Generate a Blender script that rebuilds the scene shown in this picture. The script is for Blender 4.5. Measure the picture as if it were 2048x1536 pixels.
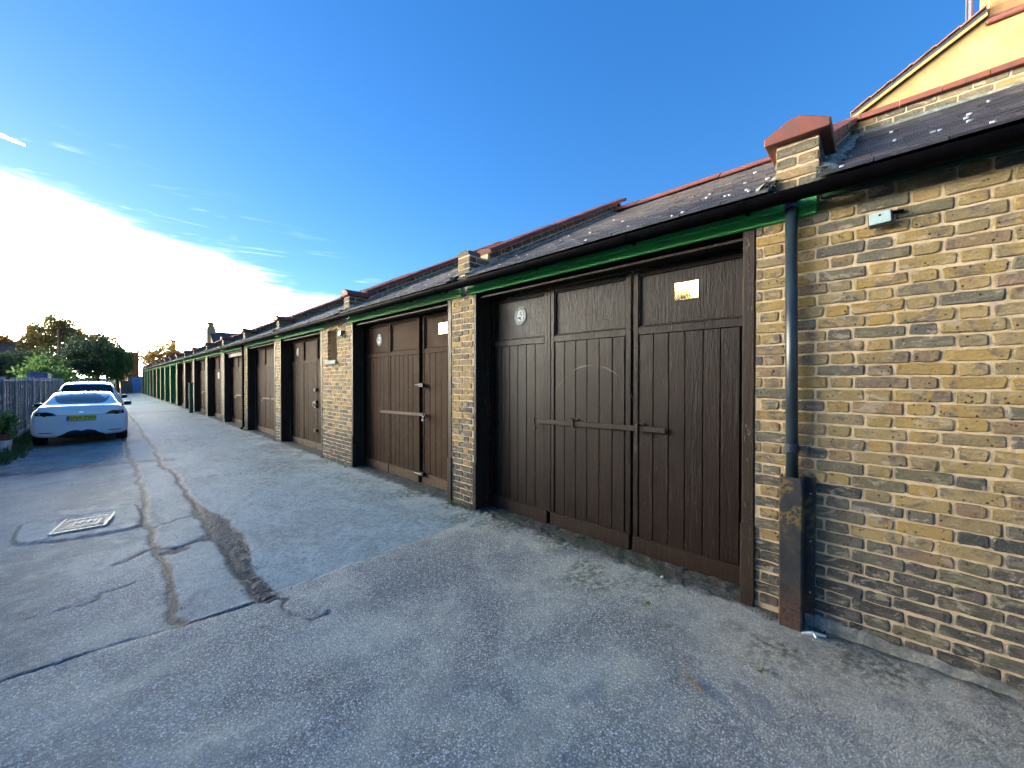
import bpy, math, random
import numpy as np
from mathutils import Vector, Matrix
from mathutils.bvhtree import BVHTree
for _o in list(bpy.data.objects): bpy.data.objects.remove(_o, do_unlink=True)
random.seed(7); NP = np.random.RandomState(7)
SC = bpy.context.scene; COL = SC.collection
R = math.radians; PI = math.pi

# ---------------------------------------------------------------- camera
CAM_H, FPX, TH, PITCH = 1.51, 780.0, R(46.222), R(0.514)
cd = bpy.data.cameras.new('camera'); cam = bpy.data.objects.new('camera', cd); COL.objects.link(cam)
cd.sensor_fit = 'HORIZONTAL'; cd.sensor_width = 36; cd.lens = 36*FPX/2048.0
cd.clip_start = .05; cd.clip_end = 20000
cam.location = (0, 0, CAM_H); cam.rotation_euler = (PI/2-PITCH, 0, -TH)
SC.camera = cam
_s, _c = math.sin(TH), math.cos(TH)
_F = Vector((_s*math.cos(PITCH), _c*math.cos(PITCH), -math.sin(PITCH))); _Rt = Vector((_c, -_s, 0)); _U = _Rt.cross(_F)
def sight(px, py): return (_F+_Rt*((px-1024)/FPX)-_U*((py-768)/FPX)).normalized()

# ---------------------------------------------------------------- sky, sun, exposure
SUN_EL, SUN_AZ = R(4.6), R(16)          # azimuth measured left of the lane direction (+Y)
SUN_DIR = Vector((-math.sin(SUN_AZ)*math.cos(SUN_EL), math.cos(SUN_AZ)*math.cos(SUN_EL), math.sin(SUN_EL)))
SKY_STRENGTH, CLOUD = 0.115, 6.2
SC.view_settings.view_transform = 'Standard'; SC.view_settings.look = 'None'
SC.view_settings.gamma = 1; SC.view_settings.exposure = 2.5; SC.view_settings.use_curve_mapping = False
SC.cycles.max_bounces = 5; SC.cycles.diffuse_bounces = 3; SC.cycles.glossy_bounces = 2; SC.cycles.transmission_bounces = 2
sd = bpy.data.lights.new('sun', 'SUN'); sd.energy = 2.2; sd.angle = R(.5); sd.color = (1, .66, .34)
sun = bpy.data.objects.new('sun', sd); COL.objects.link(sun)
sun.rotation_euler = SUN_DIR.to_track_quat('Z', 'Y').to_euler()

def link(nt, a, b): nt.links.new(a, b)
class NT:
    """tiny node-tree helper"""
    def __init__(s, nt): s.nt = nt
    def n(s, t, ins=None, **kw):
        nd = s.nt.nodes.new(t)
        for k, v in kw.items(): setattr(nd, k, v)
        for k, v in (ins or {}).items():
            sk = nd.inputs[k]
            if hasattr(v, 'is_output') or isinstance(v, bpy.types.NodeSocket): s.nt.links.new(v, sk)
            else:
                if isinstance(v, tuple) and len(v) == 3 and sk.type == 'RGBA': v = (*v, 1)
                sk.default_value = v
        return nd
    def math(s, op, a, b=None, c=None, clamp=False):
        ins = {0: a}
        if b is not None: ins[1] = b
        if c is not None: ins[2] = c
        return s.n('ShaderNodeMath', ins, operation=op, use_clamp=clamp).outputs[0]
    def vmath(s, op, a, b):
        nd = s.n('ShaderNodeVectorMath', {0: a, 1: b}, operation=op)
        return nd.outputs['Value'] if op == 'DOT_PRODUCT' else nd.outputs[0]
    def noise(s, vec, scale, detail=4, rough=.55, dist=0.):
        return s.n('ShaderNodeTexNoise', {'Vector': vec, 'Scale': scale, 'Detail': min(detail, 3.5), 'Roughness': rough, 'Distortion': dist}).outputs['Fac']
    def ramp(s, fac, stops, interp='LINEAR'):
        nd = s.n('ShaderNodeValToRGB', {'Fac': fac}); cr = nd.color_ramp; cr.interpolation = interp
        while len(cr.elements) < len(stops): cr.elements.new(.5)
        for e, (p, c) in zip(cr.elements, stops):
            e.position = p; e.color = (*c, 1) if len(c) == 3 else c
        return nd.outputs['Color']
    def mr(s, v, a, b, lo=0., hi=1., smooth=True):
        return s.n('ShaderNodeMapRange', {'Value': v, 'From Min': a, 'From Max': b, 'To Min': lo, 'To Max': hi},
                   interpolation_type='SMOOTHSTEP' if smooth else 'LINEAR').outputs[0]
    def mix(s, fac, a, b, mode='MIX'):
        nd = s.n('ShaderNodeMix', data_type='RGBA', blend_type=mode)
        for sk, v in ((nd.inputs[0], fac), (nd.inputs[6], a), (nd.inputs[7], b)):
            if isinstance(v, bpy.types.NodeSocket): s.nt.links.new(v, sk)
            else: sk.default_value = (*v, 1) if isinstance(v, tuple) and len(v) == 3 else v
        return nd.outputs[2]
    def mapping(s, vec, scale=(1,1,1), rot=(0,0,0)):
        return s.n('ShaderNodeMapping', {'Vector': vec, 'Scale': scale, 'Rotation': rot}).outputs[0]

W = bpy.data.worlds.new('World'); SC.world = W; W.use_nodes = True
wt = NT(W.node_tree); W.node_tree.nodes.clear()
sky = wt.n('ShaderNodeTexSky', sky_type='NISHITA', sun_disc=False, sun_elevation=SUN_EL, sun_rotation=-SUN_AZ, altitude=20,
           air_density=1.0, dust_density=.35, ozone_density=1.6)
gdir = wt.n('ShaderNodeTexCoord').outputs['Generated']
skyg = wt.n('ShaderNodeGamma', {'Color': sky.outputs[0], 'Gamma': .66}).outputs[0]      # evens out the sky's range, as the phone's tone curve does
skyc = wt.n('ShaderNodeHueSaturation', {'Color': skyg, 'Saturation': 1.72, 'Value': 1.15}).outputs[0]
skyc = wt.mix(1., skyc, (.34, .56, .96), 'MULTIPLY')
# a sheet of high cloud covers the half of the sky towards the sunset; its edge is a great circle, frayed by noise
r1, r2 = sight(0, 372), sight(700, 622)
cn = r1.cross(r2).normalized()
if cn.dot(sight(100, 600)) < 0: cn = -cn
cdot = wt.vmath('DOT_PRODUCT', gdir, tuple(cn))
stretch = wt.mapping(gdir, scale=(3.2, 3.2, 9.0))
cn1 = wt.noise(stretch, 1.6, 5, .5, .4)
cn2 = wt.noise(wt.mapping(gdir, scale=(2.0, 2.0, 16.0)), 3.0, 6, .62, .6)
edge = wt.math('ADD', cdot, wt.math('ADD', wt.math('MULTIPLY', wt.math('SUBTRACT', cn1, .5), .11), wt.math('MULTIPLY', wt.math('SUBTRACT', cn2, .5), .06)))
cmask = wt.math('POWER', wt.mr(edge, -.030, .075), 2.2)
wisp = wt.math('MULTIPLY', wt.mr(cdot, -.16, .02), wt.mr(cn2, .56, .85))
cmask = wt.math('MAXIMUM', cmask, wt.math('MULTIPLY', wisp, .035))
sdot = wt.vmath('DOT_PRODUCT', gdir, tuple(SUN_DIR))
glow = wt.mr(sdot, -.3, 1.0, .55, 1.6)
warm = wt.mr(sdot, .93, .999)
ccol = wt.mix(warm, (.98, .97, .87), (1.0, .88, .62))
ccol = wt.n('ShaderNodeVectorMath', {0: ccol, 'Scale': wt.math('MULTIPLY', glow, CLOUD)}, operation='SCALE').outputs[0]
bg1 = wt.n('ShaderNodeBackground', {'Color': skyc, 'Strength': SKY_STRENGTH})
bg2 = wt.n('ShaderNodeBackground', {'Color': ccol, 'Strength': 1.0})
mx = wt.n('ShaderNodeMixShader', {0: cmask, 1: bg1.outputs[0], 2: bg2.outputs[0]})
link(W.node_tree, mx.outputs[0], wt.n('ShaderNodeOutputWorld').inputs[0])

# ---------------------------------------------------------------- materials
MATS = {}
def material(name, fn):
    m = bpy.data.materials.new(name); m.use_nodes = True; m.node_tree.nodes.clear(); t = NT(m.node_tree)
    pos = t.n('ShaderNodeNewGeometry').outputs['Position']
    r = fn(t, pos)
    b = t.n('ShaderNodeBsdfPrincipled')
    for k, v in r.items():
        if k == 'bump':
            for (h, dist, st) in v[::-1]: pass
            prev = None
            for (h, dist, st) in v:
                ins = {'Height': h, 'Distance': dist, 'Strength': st}
                if prev: ins['Normal'] = prev
                prev = t.n('ShaderNodeBump', ins).outputs[0]
            t.nt.links.new(prev, b.inputs['Normal']); continue
        if k == 'surface': continue
        if isinstance(v, bpy.types.NodeSocket): t.nt.links.new(v, b.inputs[k])
        else: b.inputs[k].default_value = (*v, 1) if isinstance(v, tuple) and len(v) == 3 else v
    out = t.n('ShaderNodeOutputMaterial')
    s = b.outputs[0]
    if 'surface' in r: s = r['surface'](t, b)
    t.nt.links.new(s, out.inputs[0]); MATS[name] = m; return m
def flat(name, col, rough=.5, metal=0., var=.12, scale=12., bump=0.):
    def f(t, p):
        n = t.noise(p, scale, 4)
        c = t.mix(t.mr(n, .3, .7), tuple(x*(1-var) for x in col), tuple(min(1, x*(1+var)) for x in col))
        d = {'Base Color': c, 'Roughness': t.mr(n, .2, .8, rough*.85, min(1, rough*1.15)), 'Metallic': metal}
        if bump: d['bump'] = [(t.noise(p, scale*6, 4), bump, .6)]
        return d
    return material(name, f)

def rnd(t):
    """one random number for each brick, whether it is its own object or an island of a joined mesh"""
    a = t.n('ShaderNodeObjectInfo').outputs['Random']; b = t.n('ShaderNodeNewGeometry').outputs['Random Per Island']
    return t.math('FRACT', t.math('ADD', t.math('MULTIPLY', a, 7.31), b))
def brick_mat(name, stops, soot=.25):
    def f(t, p):
        r = rnd(t)
        base = t.ramp(r, stops)
        shift = t.n('ShaderNodeVectorMath', {0: p, 1: t.n('ShaderNodeCombineXYZ', {0: t.math('MULTIPLY', r, 40.)}).outputs[0]}, operation='ADD').outputs[0]
        n1 = t.noise(shift, 9, 5, .6, .8); n2 = t.noise(p, 55, 5, .65); n3 = t.noise(t.mapping(shift, scale=(1, .35, 1.3)), 26, 4, .6, .5)
        c = t.mix(t.math('MULTIPLY', t.mr(n1, .50, .64), .8), base, t.mix(t.mr(n3, .4, .6), (.12, .085, .075), (.14, .125, .095)))
        c = t.mix(t.math('MULTIPLY', t.mr(n3, .50, .66), .6), c, t.mix(.5, base, (.36, .29, .17)))
        c = t.mix(t.math('MULTIPLY', t.mr(n2, .5, .75), soot*1.6), c, (.055, .052, .05))
        vo = t.n('ShaderNodeTexVoronoi', {'Vector': p, 'Scale': 44., 'Randomness': 1.}).outputs['Distance']
        vsel = t.math('MULTIPLY', t.mr(vo, .27, .16), t.mr(t.noise(p, 15, 2), .50, .62))
        c = t.mix(vsel, c, (.02, .017, .015))
        sme = t.noise(t.mapping(p, scale=(1, .6, 1.)), 13, 6, .7, .9)
        c = t.mix(t.math('MULTIPLY', t.mr(sme, .555, .64), .55), c, (.44, .36, .26))
        ls = t.noise(p, 170, 3, .6)
        c = t.mix(t.math('MULTIPLY', t.mr(ls, .60, .72), .45), c, (.52, .48, .40))
        hgt = t.math('SUBTRACT', t.math('ADD', t.math('MULTIPLY', n2, .6), t.math('MULTIPLY', ls, .3)), t.math('MULTIPLY', vsel, .9))
        return {'Base Color': c, 'Roughness': .9, 'bump': [(hgt, .011, 1.), (n3, .009, .8)]}
    return material(name, f)
YEL = [(0, (0.376, 0.239, 0.072)), (.14, (0.310, 0.207, 0.072)), (.28, (0.273, 0.191, 0.080)), (.42, (0.348, 0.219, 0.063)), (.56, (0.230, 0.172, 0.088)), (.68, (0.395, 0.262, 0.098)), (.80, (0.202, 0.123, 0.077)), (.9, (0.282, 0.199, 0.092)), (1, (0.338, 0.231, 0.086))]
brick_mat('brick_yellow', YEL, .22)
brick_mat('brick_grey', [(0, (0.151, 0.126, 0.071)), (.25, (0.119, 0.105, 0.071)), (.5, (0.155, 0.133, 0.081)), (.75, (0.108, 0.099, 0.074)), (1, (0.144, 0.116, 0.081))], .34)
brick_mat('brick_dark', [(0, (0.061, 0.061, 0.051)), (.3, (0.049, 0.048, 0.043)), (.6, (0.076, 0.071, 0.051)), (.85, (0.052, 0.046, 0.042)), (1, (0.086, 0.076, 0.051))], .4)
def f_mortar(t, p):
    n = t.noise(p, 14, 5, .6); n2 = t.noise(p, 140, 4, .65); n3 = t.noise(p, 45, 4, .6)
    c = t.ramp(n, [(.25, (0.451, 0.334, 0.207)), (.5, (0.579, 0.427, 0.261)), (.75, (0.665, 0.510, 0.329))])
    c = t.mix(t.math('MULTIPLY', t.mr(n2, .55, .7), .5), c, (0.300, 0.223, 0.146))
    return {'Base Color': c, 'Roughness': .95, 'bump': [(n3, .012, .8), (n2, .004, .8)]}
material('mortar', f_mortar)
def f_brickwall(t, p):
    # fallback for distant piers, where single bricks are below a few pixels: pattern on the wall face (y along, z up)
    sx = t.n('ShaderNodeSeparateXYZ', {0: p})
    v = t.n('ShaderNodeCombineXYZ', {0: t.math('ADD', sx.outputs[1], sx.outputs[0]), 1: sx.outputs[2]}).outputs[0]
    b = t.n('ShaderNodeTexBrick', {'Vector': v, 'Color1': (0.231, 0.178, 0.081), 'Color2': (0.112, 0.096, 0.064), 'Mortar': (0.350, 0.290, 0.197), 'Scale': 1., 'Mortar Size': .007,
                                  'Brick Width': .175, 'Row Height': .0732, 'Bias': .0})
    n = t.noise(p, 5, 4)
    c = t.mix(t.math('MULTIPLY', t.mr(n, .45, .7), .4), b.outputs[0], (0.049, 0.046, 0.035))
    return {'Base Color': c, 'Roughness': .92, 'bump': [(b.outputs['Fac'], -.006, .8), (t.noise(p, 60, 3), .005, .6)]}
material('brickwork_far', f_brickwall)
def wood(name, c0, c1, rough, chip=None, dirt=(.10, .085, .07), spec=.22):
    def f(t, p):
        g = t.noise(t.mapping(p, scale=(1, 1, .035)), 95, 5, .6, .6)
        bl = t.noise(t.mapping(p, scale=(1, 1, .28)), 38, 5, .62, 1.2)
        lo = t.noise(p, 2.2, 4, .6)
        fine = t.noise(t.mapping(p, scale=(1, 1, .15)), 210, 3, .6)
        pr = t.n('ShaderNodeObjectInfo').outputs['Random']
        c = t.mix(t.math('MULTIPLY_ADD', t.mr(lo, .3, .7), .6, t.math('MULTIPLY', pr, .8)), c0, c1)
        c = t.mix(t.math('MULTIPLY', t.mr(g, .55, .75), .35), c, dirt)
        if chip: c = t.mix(t.math('MULTIPLY', t.mr(bl, .625, .68), t.mr(lo, .42, .58)), c, chip)
        fk = t.noise(t.mapping(p, scale=(1, 1, .5)), 75, 3, .65, .4)
        if chip: c = t.mix(t.math('MULTIPLY', t.mr(fk, .665, .71), .8), c, chip)
        h = t.math('ADD', t.math('MULTIPLY', g, .55), t.math('MULTIPLY', bl, .6))
        return {'Base Color': c, 'Roughness': t.mr(bl, .3, .7, rough*.85, min(1., rough*1.35)), 'Specular IOR Level': spec, 'bump': [(h, .006, 1.), (fine, .002, .8)]}
    return material(name, f)
wood('door_brown', (0.013, 0.006, 0.004), (0.018, 0.009, 0.006), .36, (0.064, 0.043, 0.030))
wood('door_tan_sheen', (0.030, 0.016, 0.009), (0.042, 0.022, 0.012), .66, (0.108, 0.070, 0.042), (0.037, 0.022, 0.014), .08)  # brown doors with the sky's warm sheen put into a lighter base colour
flat('paint_scrape', (.10, .085, .07), .6, 0, .5, 60)
wood('frame_brown', (0.024, 0.014, 0.009), (0.034, 0.021, 0.014), .40, (0.136, 0.106, 0.083))
wood('kick_brown', (0.020, 0.010, 0.007), (0.026, 0.014, 0.009), .45, None)
wood('kick_tan', (0.058, 0.031, 0.019), (0.076, 0.041, 0.024), .5, None)
wood('fascia_green', (0.047, 0.308, 0.072), (0.068, 0.398, 0.093), .38, None, (0.041, 0.178, 0.051))
wood('fascia_pale', (0.115, 0.377, 0.093), (0.227, 0.496, 0.165), .5, (0.468, 0.656, 0.345), (0.080, 0.199, 0.057))
wood('fascia_dark', (.012, .040, .022), (.02, .055, .03), .45, None, (.02, .02, .02))
wood('door_green', (.006, .085, .036), (.012, .11, .046), .35, None, (.01, .05, .025))
wood('fence_slat', (0.173, 0.188, 0.189), (0.240, 0.255, 0.246), .8, None, (0.090, 0.105, 0.102))
flat('gutter_black', (.0022, .0022, .003), .55, 0, .3, 8, .001)
MATS['gutter_black'].node_tree.nodes['Principled BSDF'].inputs['Specular IOR Level'].default_value = .02
flat('pipe_plastic', (.022, .034, .044), .33, 0, .25, 5)
flat('pipe_grey', (.17, .19, .20), .5, 0, .2, 20)
def f_guard(t, p):
    n = t.noise(p, 9, 5, .6, .6); n2 = t.noise(p, 45, 4, .65)
    z = t.n('ShaderNodeSeparateXYZ', {0: p}).outputs[2]
    c = t.ramp(n, [(.3, (.018, .02, .024)), (.5, (.03, .03, .034)), (.62, (.055, .042, .03)), (.75, (.10, .055, .03))])
    ye = t.math('MULTIPLY', t.mr(z, .42, .62), t.math('MULTIPLY', t.mr(t.noise(p, 7, 3), .52, .60), t.mr(n2, .42, .56)))
    c = t.mix(ye, c, (.16, .105, .03))
    ru = t.math('MULTIPLY', t.mr(z, .30, .0), t.mr(n2, .35, .6))
    c = t.mix(ru, c, (.11, .05, .032))
    return {'Base Color': c, 'Roughness': .55, 'Metallic': .15, 'bump': [(n2, .003, .7)]}
material('guard_rust', f_guard)
def f_slate(t, p):
    r = rnd(t); n = t.noise(p, 22, 5, .6); n2 = t.noise(p, 120, 3)
    c = t.ramp(r, [(0, (.030, .030, .038)), (.3, (.062, .060, .072)), (.55, (.040, .038, .046)), (.8, (.075, .070, .080)), (1, (.105, .098, .105))])
    c = t.mix(t.math('MULTIPLY', t.mr(n, .55, .72), .5), c, (.14, .135, .13))
    c = t.mix(t.math('MULTIPLY', t.mr(t.noise(p, 5, 4), .6, .72), .5), c, (.16, .085, .05))
    return {'Base Color': c, 'Roughness': t.mr(n, .3, .7, .42, .65), 'bump': [(n, .004, .6), (n2, .0015, .6)]}
material('slate', f_slate)
def f_tile(t, p):
    r = rnd(t); n = t.noise(p, 10, 5, .6); n2 = t.noise(p, 80, 4)
    c = t.ramp(r, [(0, (0.186, 0.052, 0.035)), (.5, (0.155, 0.047, 0.035)), (1, (0.223, 0.069, 0.043))])
    c = t.mix(t.math('MULTIPLY', t.mr(n, .5, .72), .65), c, (0.081, 0.047, 0.046))
    c = t.mix(t.math('MULTIPLY', t.mr(n2, .6, .75), .35), c, (0.205, 0.149, 0.128))
    return {'Base Color': c, 'Roughness': .72, 'bump': [(n2, .003, .7)]}
material('clay_tile', f_tile)
def f_fillet(t, p):
    n = t.noise(p, 16, 5, .65, .5); n2 = t.noise(p, 70, 4, .6)
    c = t.ramp(n, [(.3, (0.120, 0.138, 0.110)), (.5, (0.228, 0.246, 0.198)), (.65, (0.348, 0.360, 0.286)), (.8, (0.528, 0.528, 0.429))])
    return {'Base Color': c, 'Roughness': .95, 'bump': [(n, .03, .9), (n2, .008, .8)]}
material('cement_fillet', f_fillet)
flat('lichen_white', (.62, .64, .62), .8, 0, .2, 30)
flat('concrete', (.33, .33, .31), .9, 0, .25, 9, .003)
def f_plinth(t, p):
    n = t.noise(p, 11, 6, .7, .6); n2 = t.noise(p, 60, 5, .7)
    c = t.ramp(n, [(.3, (0.128, 0.116, 0.093)), (.5, (0.238, 0.223, 0.178)), (.7, (0.408, 0.371, 0.295))])
    c = t.mix(t.math('MULTIPLY', t.mr(n2, .5, .65), .5), c, (0.102, 0.096, 0.078))
    return {'Base Color': c, 'Roughness': .95, 'bump': [(n, .02, .8), (n2, .006, .8)]}
material('plinth_cement', f_plinth)
flat('concrete_post', (.34, .36, .36), .9, 0, .2, 7, .003)
flat('steel', (.42, .42, .42), .32, 1., .2, 40)
flat('steel_dark', (.05, .048, .05), .4, .8, .3, 30)
flat('brass', (.86, .66, .30), .08, 1., .06, 6)
flat('plaque_ink', (.05, .035, .015), .5)
flat('medal', (.36, .37, .345), .55, 0, .12, 60)
flat('medal_relief', (.25, .26, .24), .6, 0, .2, 60)
flat('lamp_housing', (.05, .055, .06), .4)
flat('lamp_lens', (.40, .50, .48), .25, 0, .08, 90)
flat('paper_white', (.50, .50, .55), .6)
flat('paper_blue', (.28, .33, .62), .6)
flat('paper_red', (.65, .28, .26), .6)
def f_render(t, p):
    n = t.noise(p, 2.2, 5, .6); n2 = t.noise(p, 22, 5, .65, .8)
    c = t.mix(t.mr(n, .3, .7), (.36, .225, .085), (.42, .275, .115))
    c = t.mix(t.math('MULTIPLY', t.mr(n2, .56, .70), .6), c, (.22, .125, .05))
    return {'Base Color': c, 'Roughness': .9, 'bump': [(n2, .01, .5)]}
material('cream_render', f_render)
def f_dirtysoil(t, p):
    n = t.noise(p, 30, 5, .65); n2 = t.noise(p, 3, 4)
    c = t.mix(t.mr(n, .35, .65), (.045, .04, .03), (.11, .10, .075))
    return {'Base Color': t.mix(t.math('MULTIPLY', t.mr(n2, .5, .65), .5), c, (.06, .09, .03)), 'Roughness': 1., 'bump': [(n, .02, .8)]}
material('soil', f_dirtysoil)

def f_lane(t, p):
    at = t.n('ShaderNodeAttribute', attribute_name='kind'); sp = t.n('ShaderNodeSeparateColor', {0: at.outputs['Color']})
    at2 = t.n('ShaderNodeAttribute', attribute_name='kind2'); sp2 = t.n('ShaderNodeSeparateColor', {0: at2.outputs['Color']})
    old, dirt, moss = sp.outputs[0], sp.outputs[1], sp.outputs[2]
    patch, stain, purple = sp2.outputs[0], sp2.outputs[1], sp2.outputs[2]
    ag = t.n('ShaderNodeTexVoronoi', {'Vector': p, 'Scale': 125., 'Randomness': 1.})
    agc = t.n('ShaderNodeSeparateColor', {0: ag.outputs['Color']})
    ag2 = t.n('ShaderNodeTexVoronoi', {'Vector': p, 'Scale': 230., 'Randomness': 1.})
    ag2c = t.n('ShaderNodeSeparateColor', {0: ag2.outputs['Color']})
    mid = t.noise(p, 9, 5, .65); big = t.noise(p, 1.3, 5, .6, .5); big2 = t.noise(t.mapping(p, scale=(1, .55, 1)), 2.6, 5, .62, .8); fine = t.noise(p, 60, 4, .7)
    # newer asphalt with stone chips showing
    n0 = t.ramp(agc.outputs[0], [(0, (0.120, 0.124, 0.114)), (.30, (0.234, 0.243, 0.226)), (.62, (0.353, 0.372, 0.349)), (.86, (0.508, 0.532, 0.499)), (.95, (0.780, 0.780, 0.780)), (1, (0.780, 0.780, 0.780))])
    gap = t.mr(ag.outputs['Distance'], .42, .78)
    n0 = t.mix(t.math('MULTIPLY', gap, .9), n0, (0.166, 0.166, 0.131))
    n0 = t.mix(t.math('MULTIPLY', t.mr(big, .35, .7), .45), n0, (0.780, 0.780, 0.610))
    n0 = t.mix(t.math('MULTIPLY', t.mr(mid, .56, .72), .3), n0, (0.301, 0.296, 0.226))
    n0 = t.mix(t.math('MULTIPLY', purple, .5), n0, (0.453, 0.372, 0.292))
    # old worn bay, finer and paler
    o0 = t.ramp(ag2c.outputs[0], [(0, (0.173, 0.227, 0.232)), (.5, (0.272, 0.351, 0.352)), (.9, (0.369, 0.468, 0.458)), (1, (0.599, 0.724, 0.690))])
    o0 = t.mix(t.math('MULTIPLY', t.mr(big2, .36, .66), .6), o0, (0.426, 0.551, 0.545))
    o0 = t.mix(t.math('MULTIPLY', t.mr(mid, .52, .70), .45), o0, (0.162, 0.213, 0.226))
    o0 = t.mix(t.math('MULTIPLY', t.mr(fine, .56, .7), .35), o0, (0.126, 0.165, 0.164))
    m18 = t.noise(p, 17, 6, .8, .6)
    o0 = t.mix(t.math('MULTIPLY', t.mr(m18, .50, .60), .45), o0, (0.149, 0.182, 0.200))
    o0 = t.mix(t.math('MULTIPLY', t.mr(m18, .44, .36), .45), o0, (0.412, 0.492, 0.516))
    n0 = t.mix(t.math('MULTIPLY', t.mr(t.noise(p, 2.7, 4, .65, .8), .52, .68), .38), n0, (0.142, 0.165, 0.182))
    n0 = t.mix(t.math('MULTIPLY', t.mr(m18, .54, .66), .3), n0, (0.114, 0.132, 0.136))
    blot = t.noise(t.mapping(p, scale=(1, .7, 1)), 4.2, 6, .72, 1.2)
    o0 = t.mix(t.math('MULTIPLY', t.mr(blot, .54, .68), .6), o0, (0.157, 0.210, 0.221))
    o0 = t.mix(t.math('MULTIPLY', t.mr(t.noise(p, 33, 5, .75), .58, .66), .55), o0, (0.121, 0.154, 0.156))
    o0 = t.mix(t.math('MULTIPLY', t.mr(t.noise(p, 47, 4, .7), .60, .70), .6), o0, (0.516, 0.651, 0.622))
    c = t.mix(old, n0, o0)
    pc = t.mix(t.mr(fine, .3, .7), (0.337, 0.380, 0.355), (0.513, 0.560, 0.512))
    c = t.mix(patch, c, t.mix(t.math('MULTIPLY', t.mr(mid, .5, .66), .5), pc, (0.243, 0.265, 0.246)))
    dc = t.mix(t.mr(agc.outputs[1], .3, .95), (.022, .023, .018), (.125, .125, .10))
    c = t.mix(t.math('MULTIPLY', dirt, t.mr(fine, .2, .45, .8, 1.)), c, dc)
    c = t.mix(t.math('MULTIPLY', moss, t.mr(t.noise(p, 24, 5, .7), .40, .60)), c, (.062, .072, .036))
    c = t.mix(t.math('MULTIPLY', stain, t.mr(mid, .3, .6)), c, (0.095, 0.112, 0.106))
    chip = t.math('SUBTRACT', 1., ag.outputs['Distance'])
    hgt = t.math('ADD', t.math('MULTIPLY', chip, t.math('SUBTRACT', 1.1, t.math('MULTIPLY', old, .6))), t.math('MULTIPLY', fine, .6))
    return {'Base Color': c, 'Roughness': t.mr(fine, .3, .7, .62, .85), 'bump': [(mid, .014, .6), (hgt, .004, .7)]}
material('lane_surface', f_lane)

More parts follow.
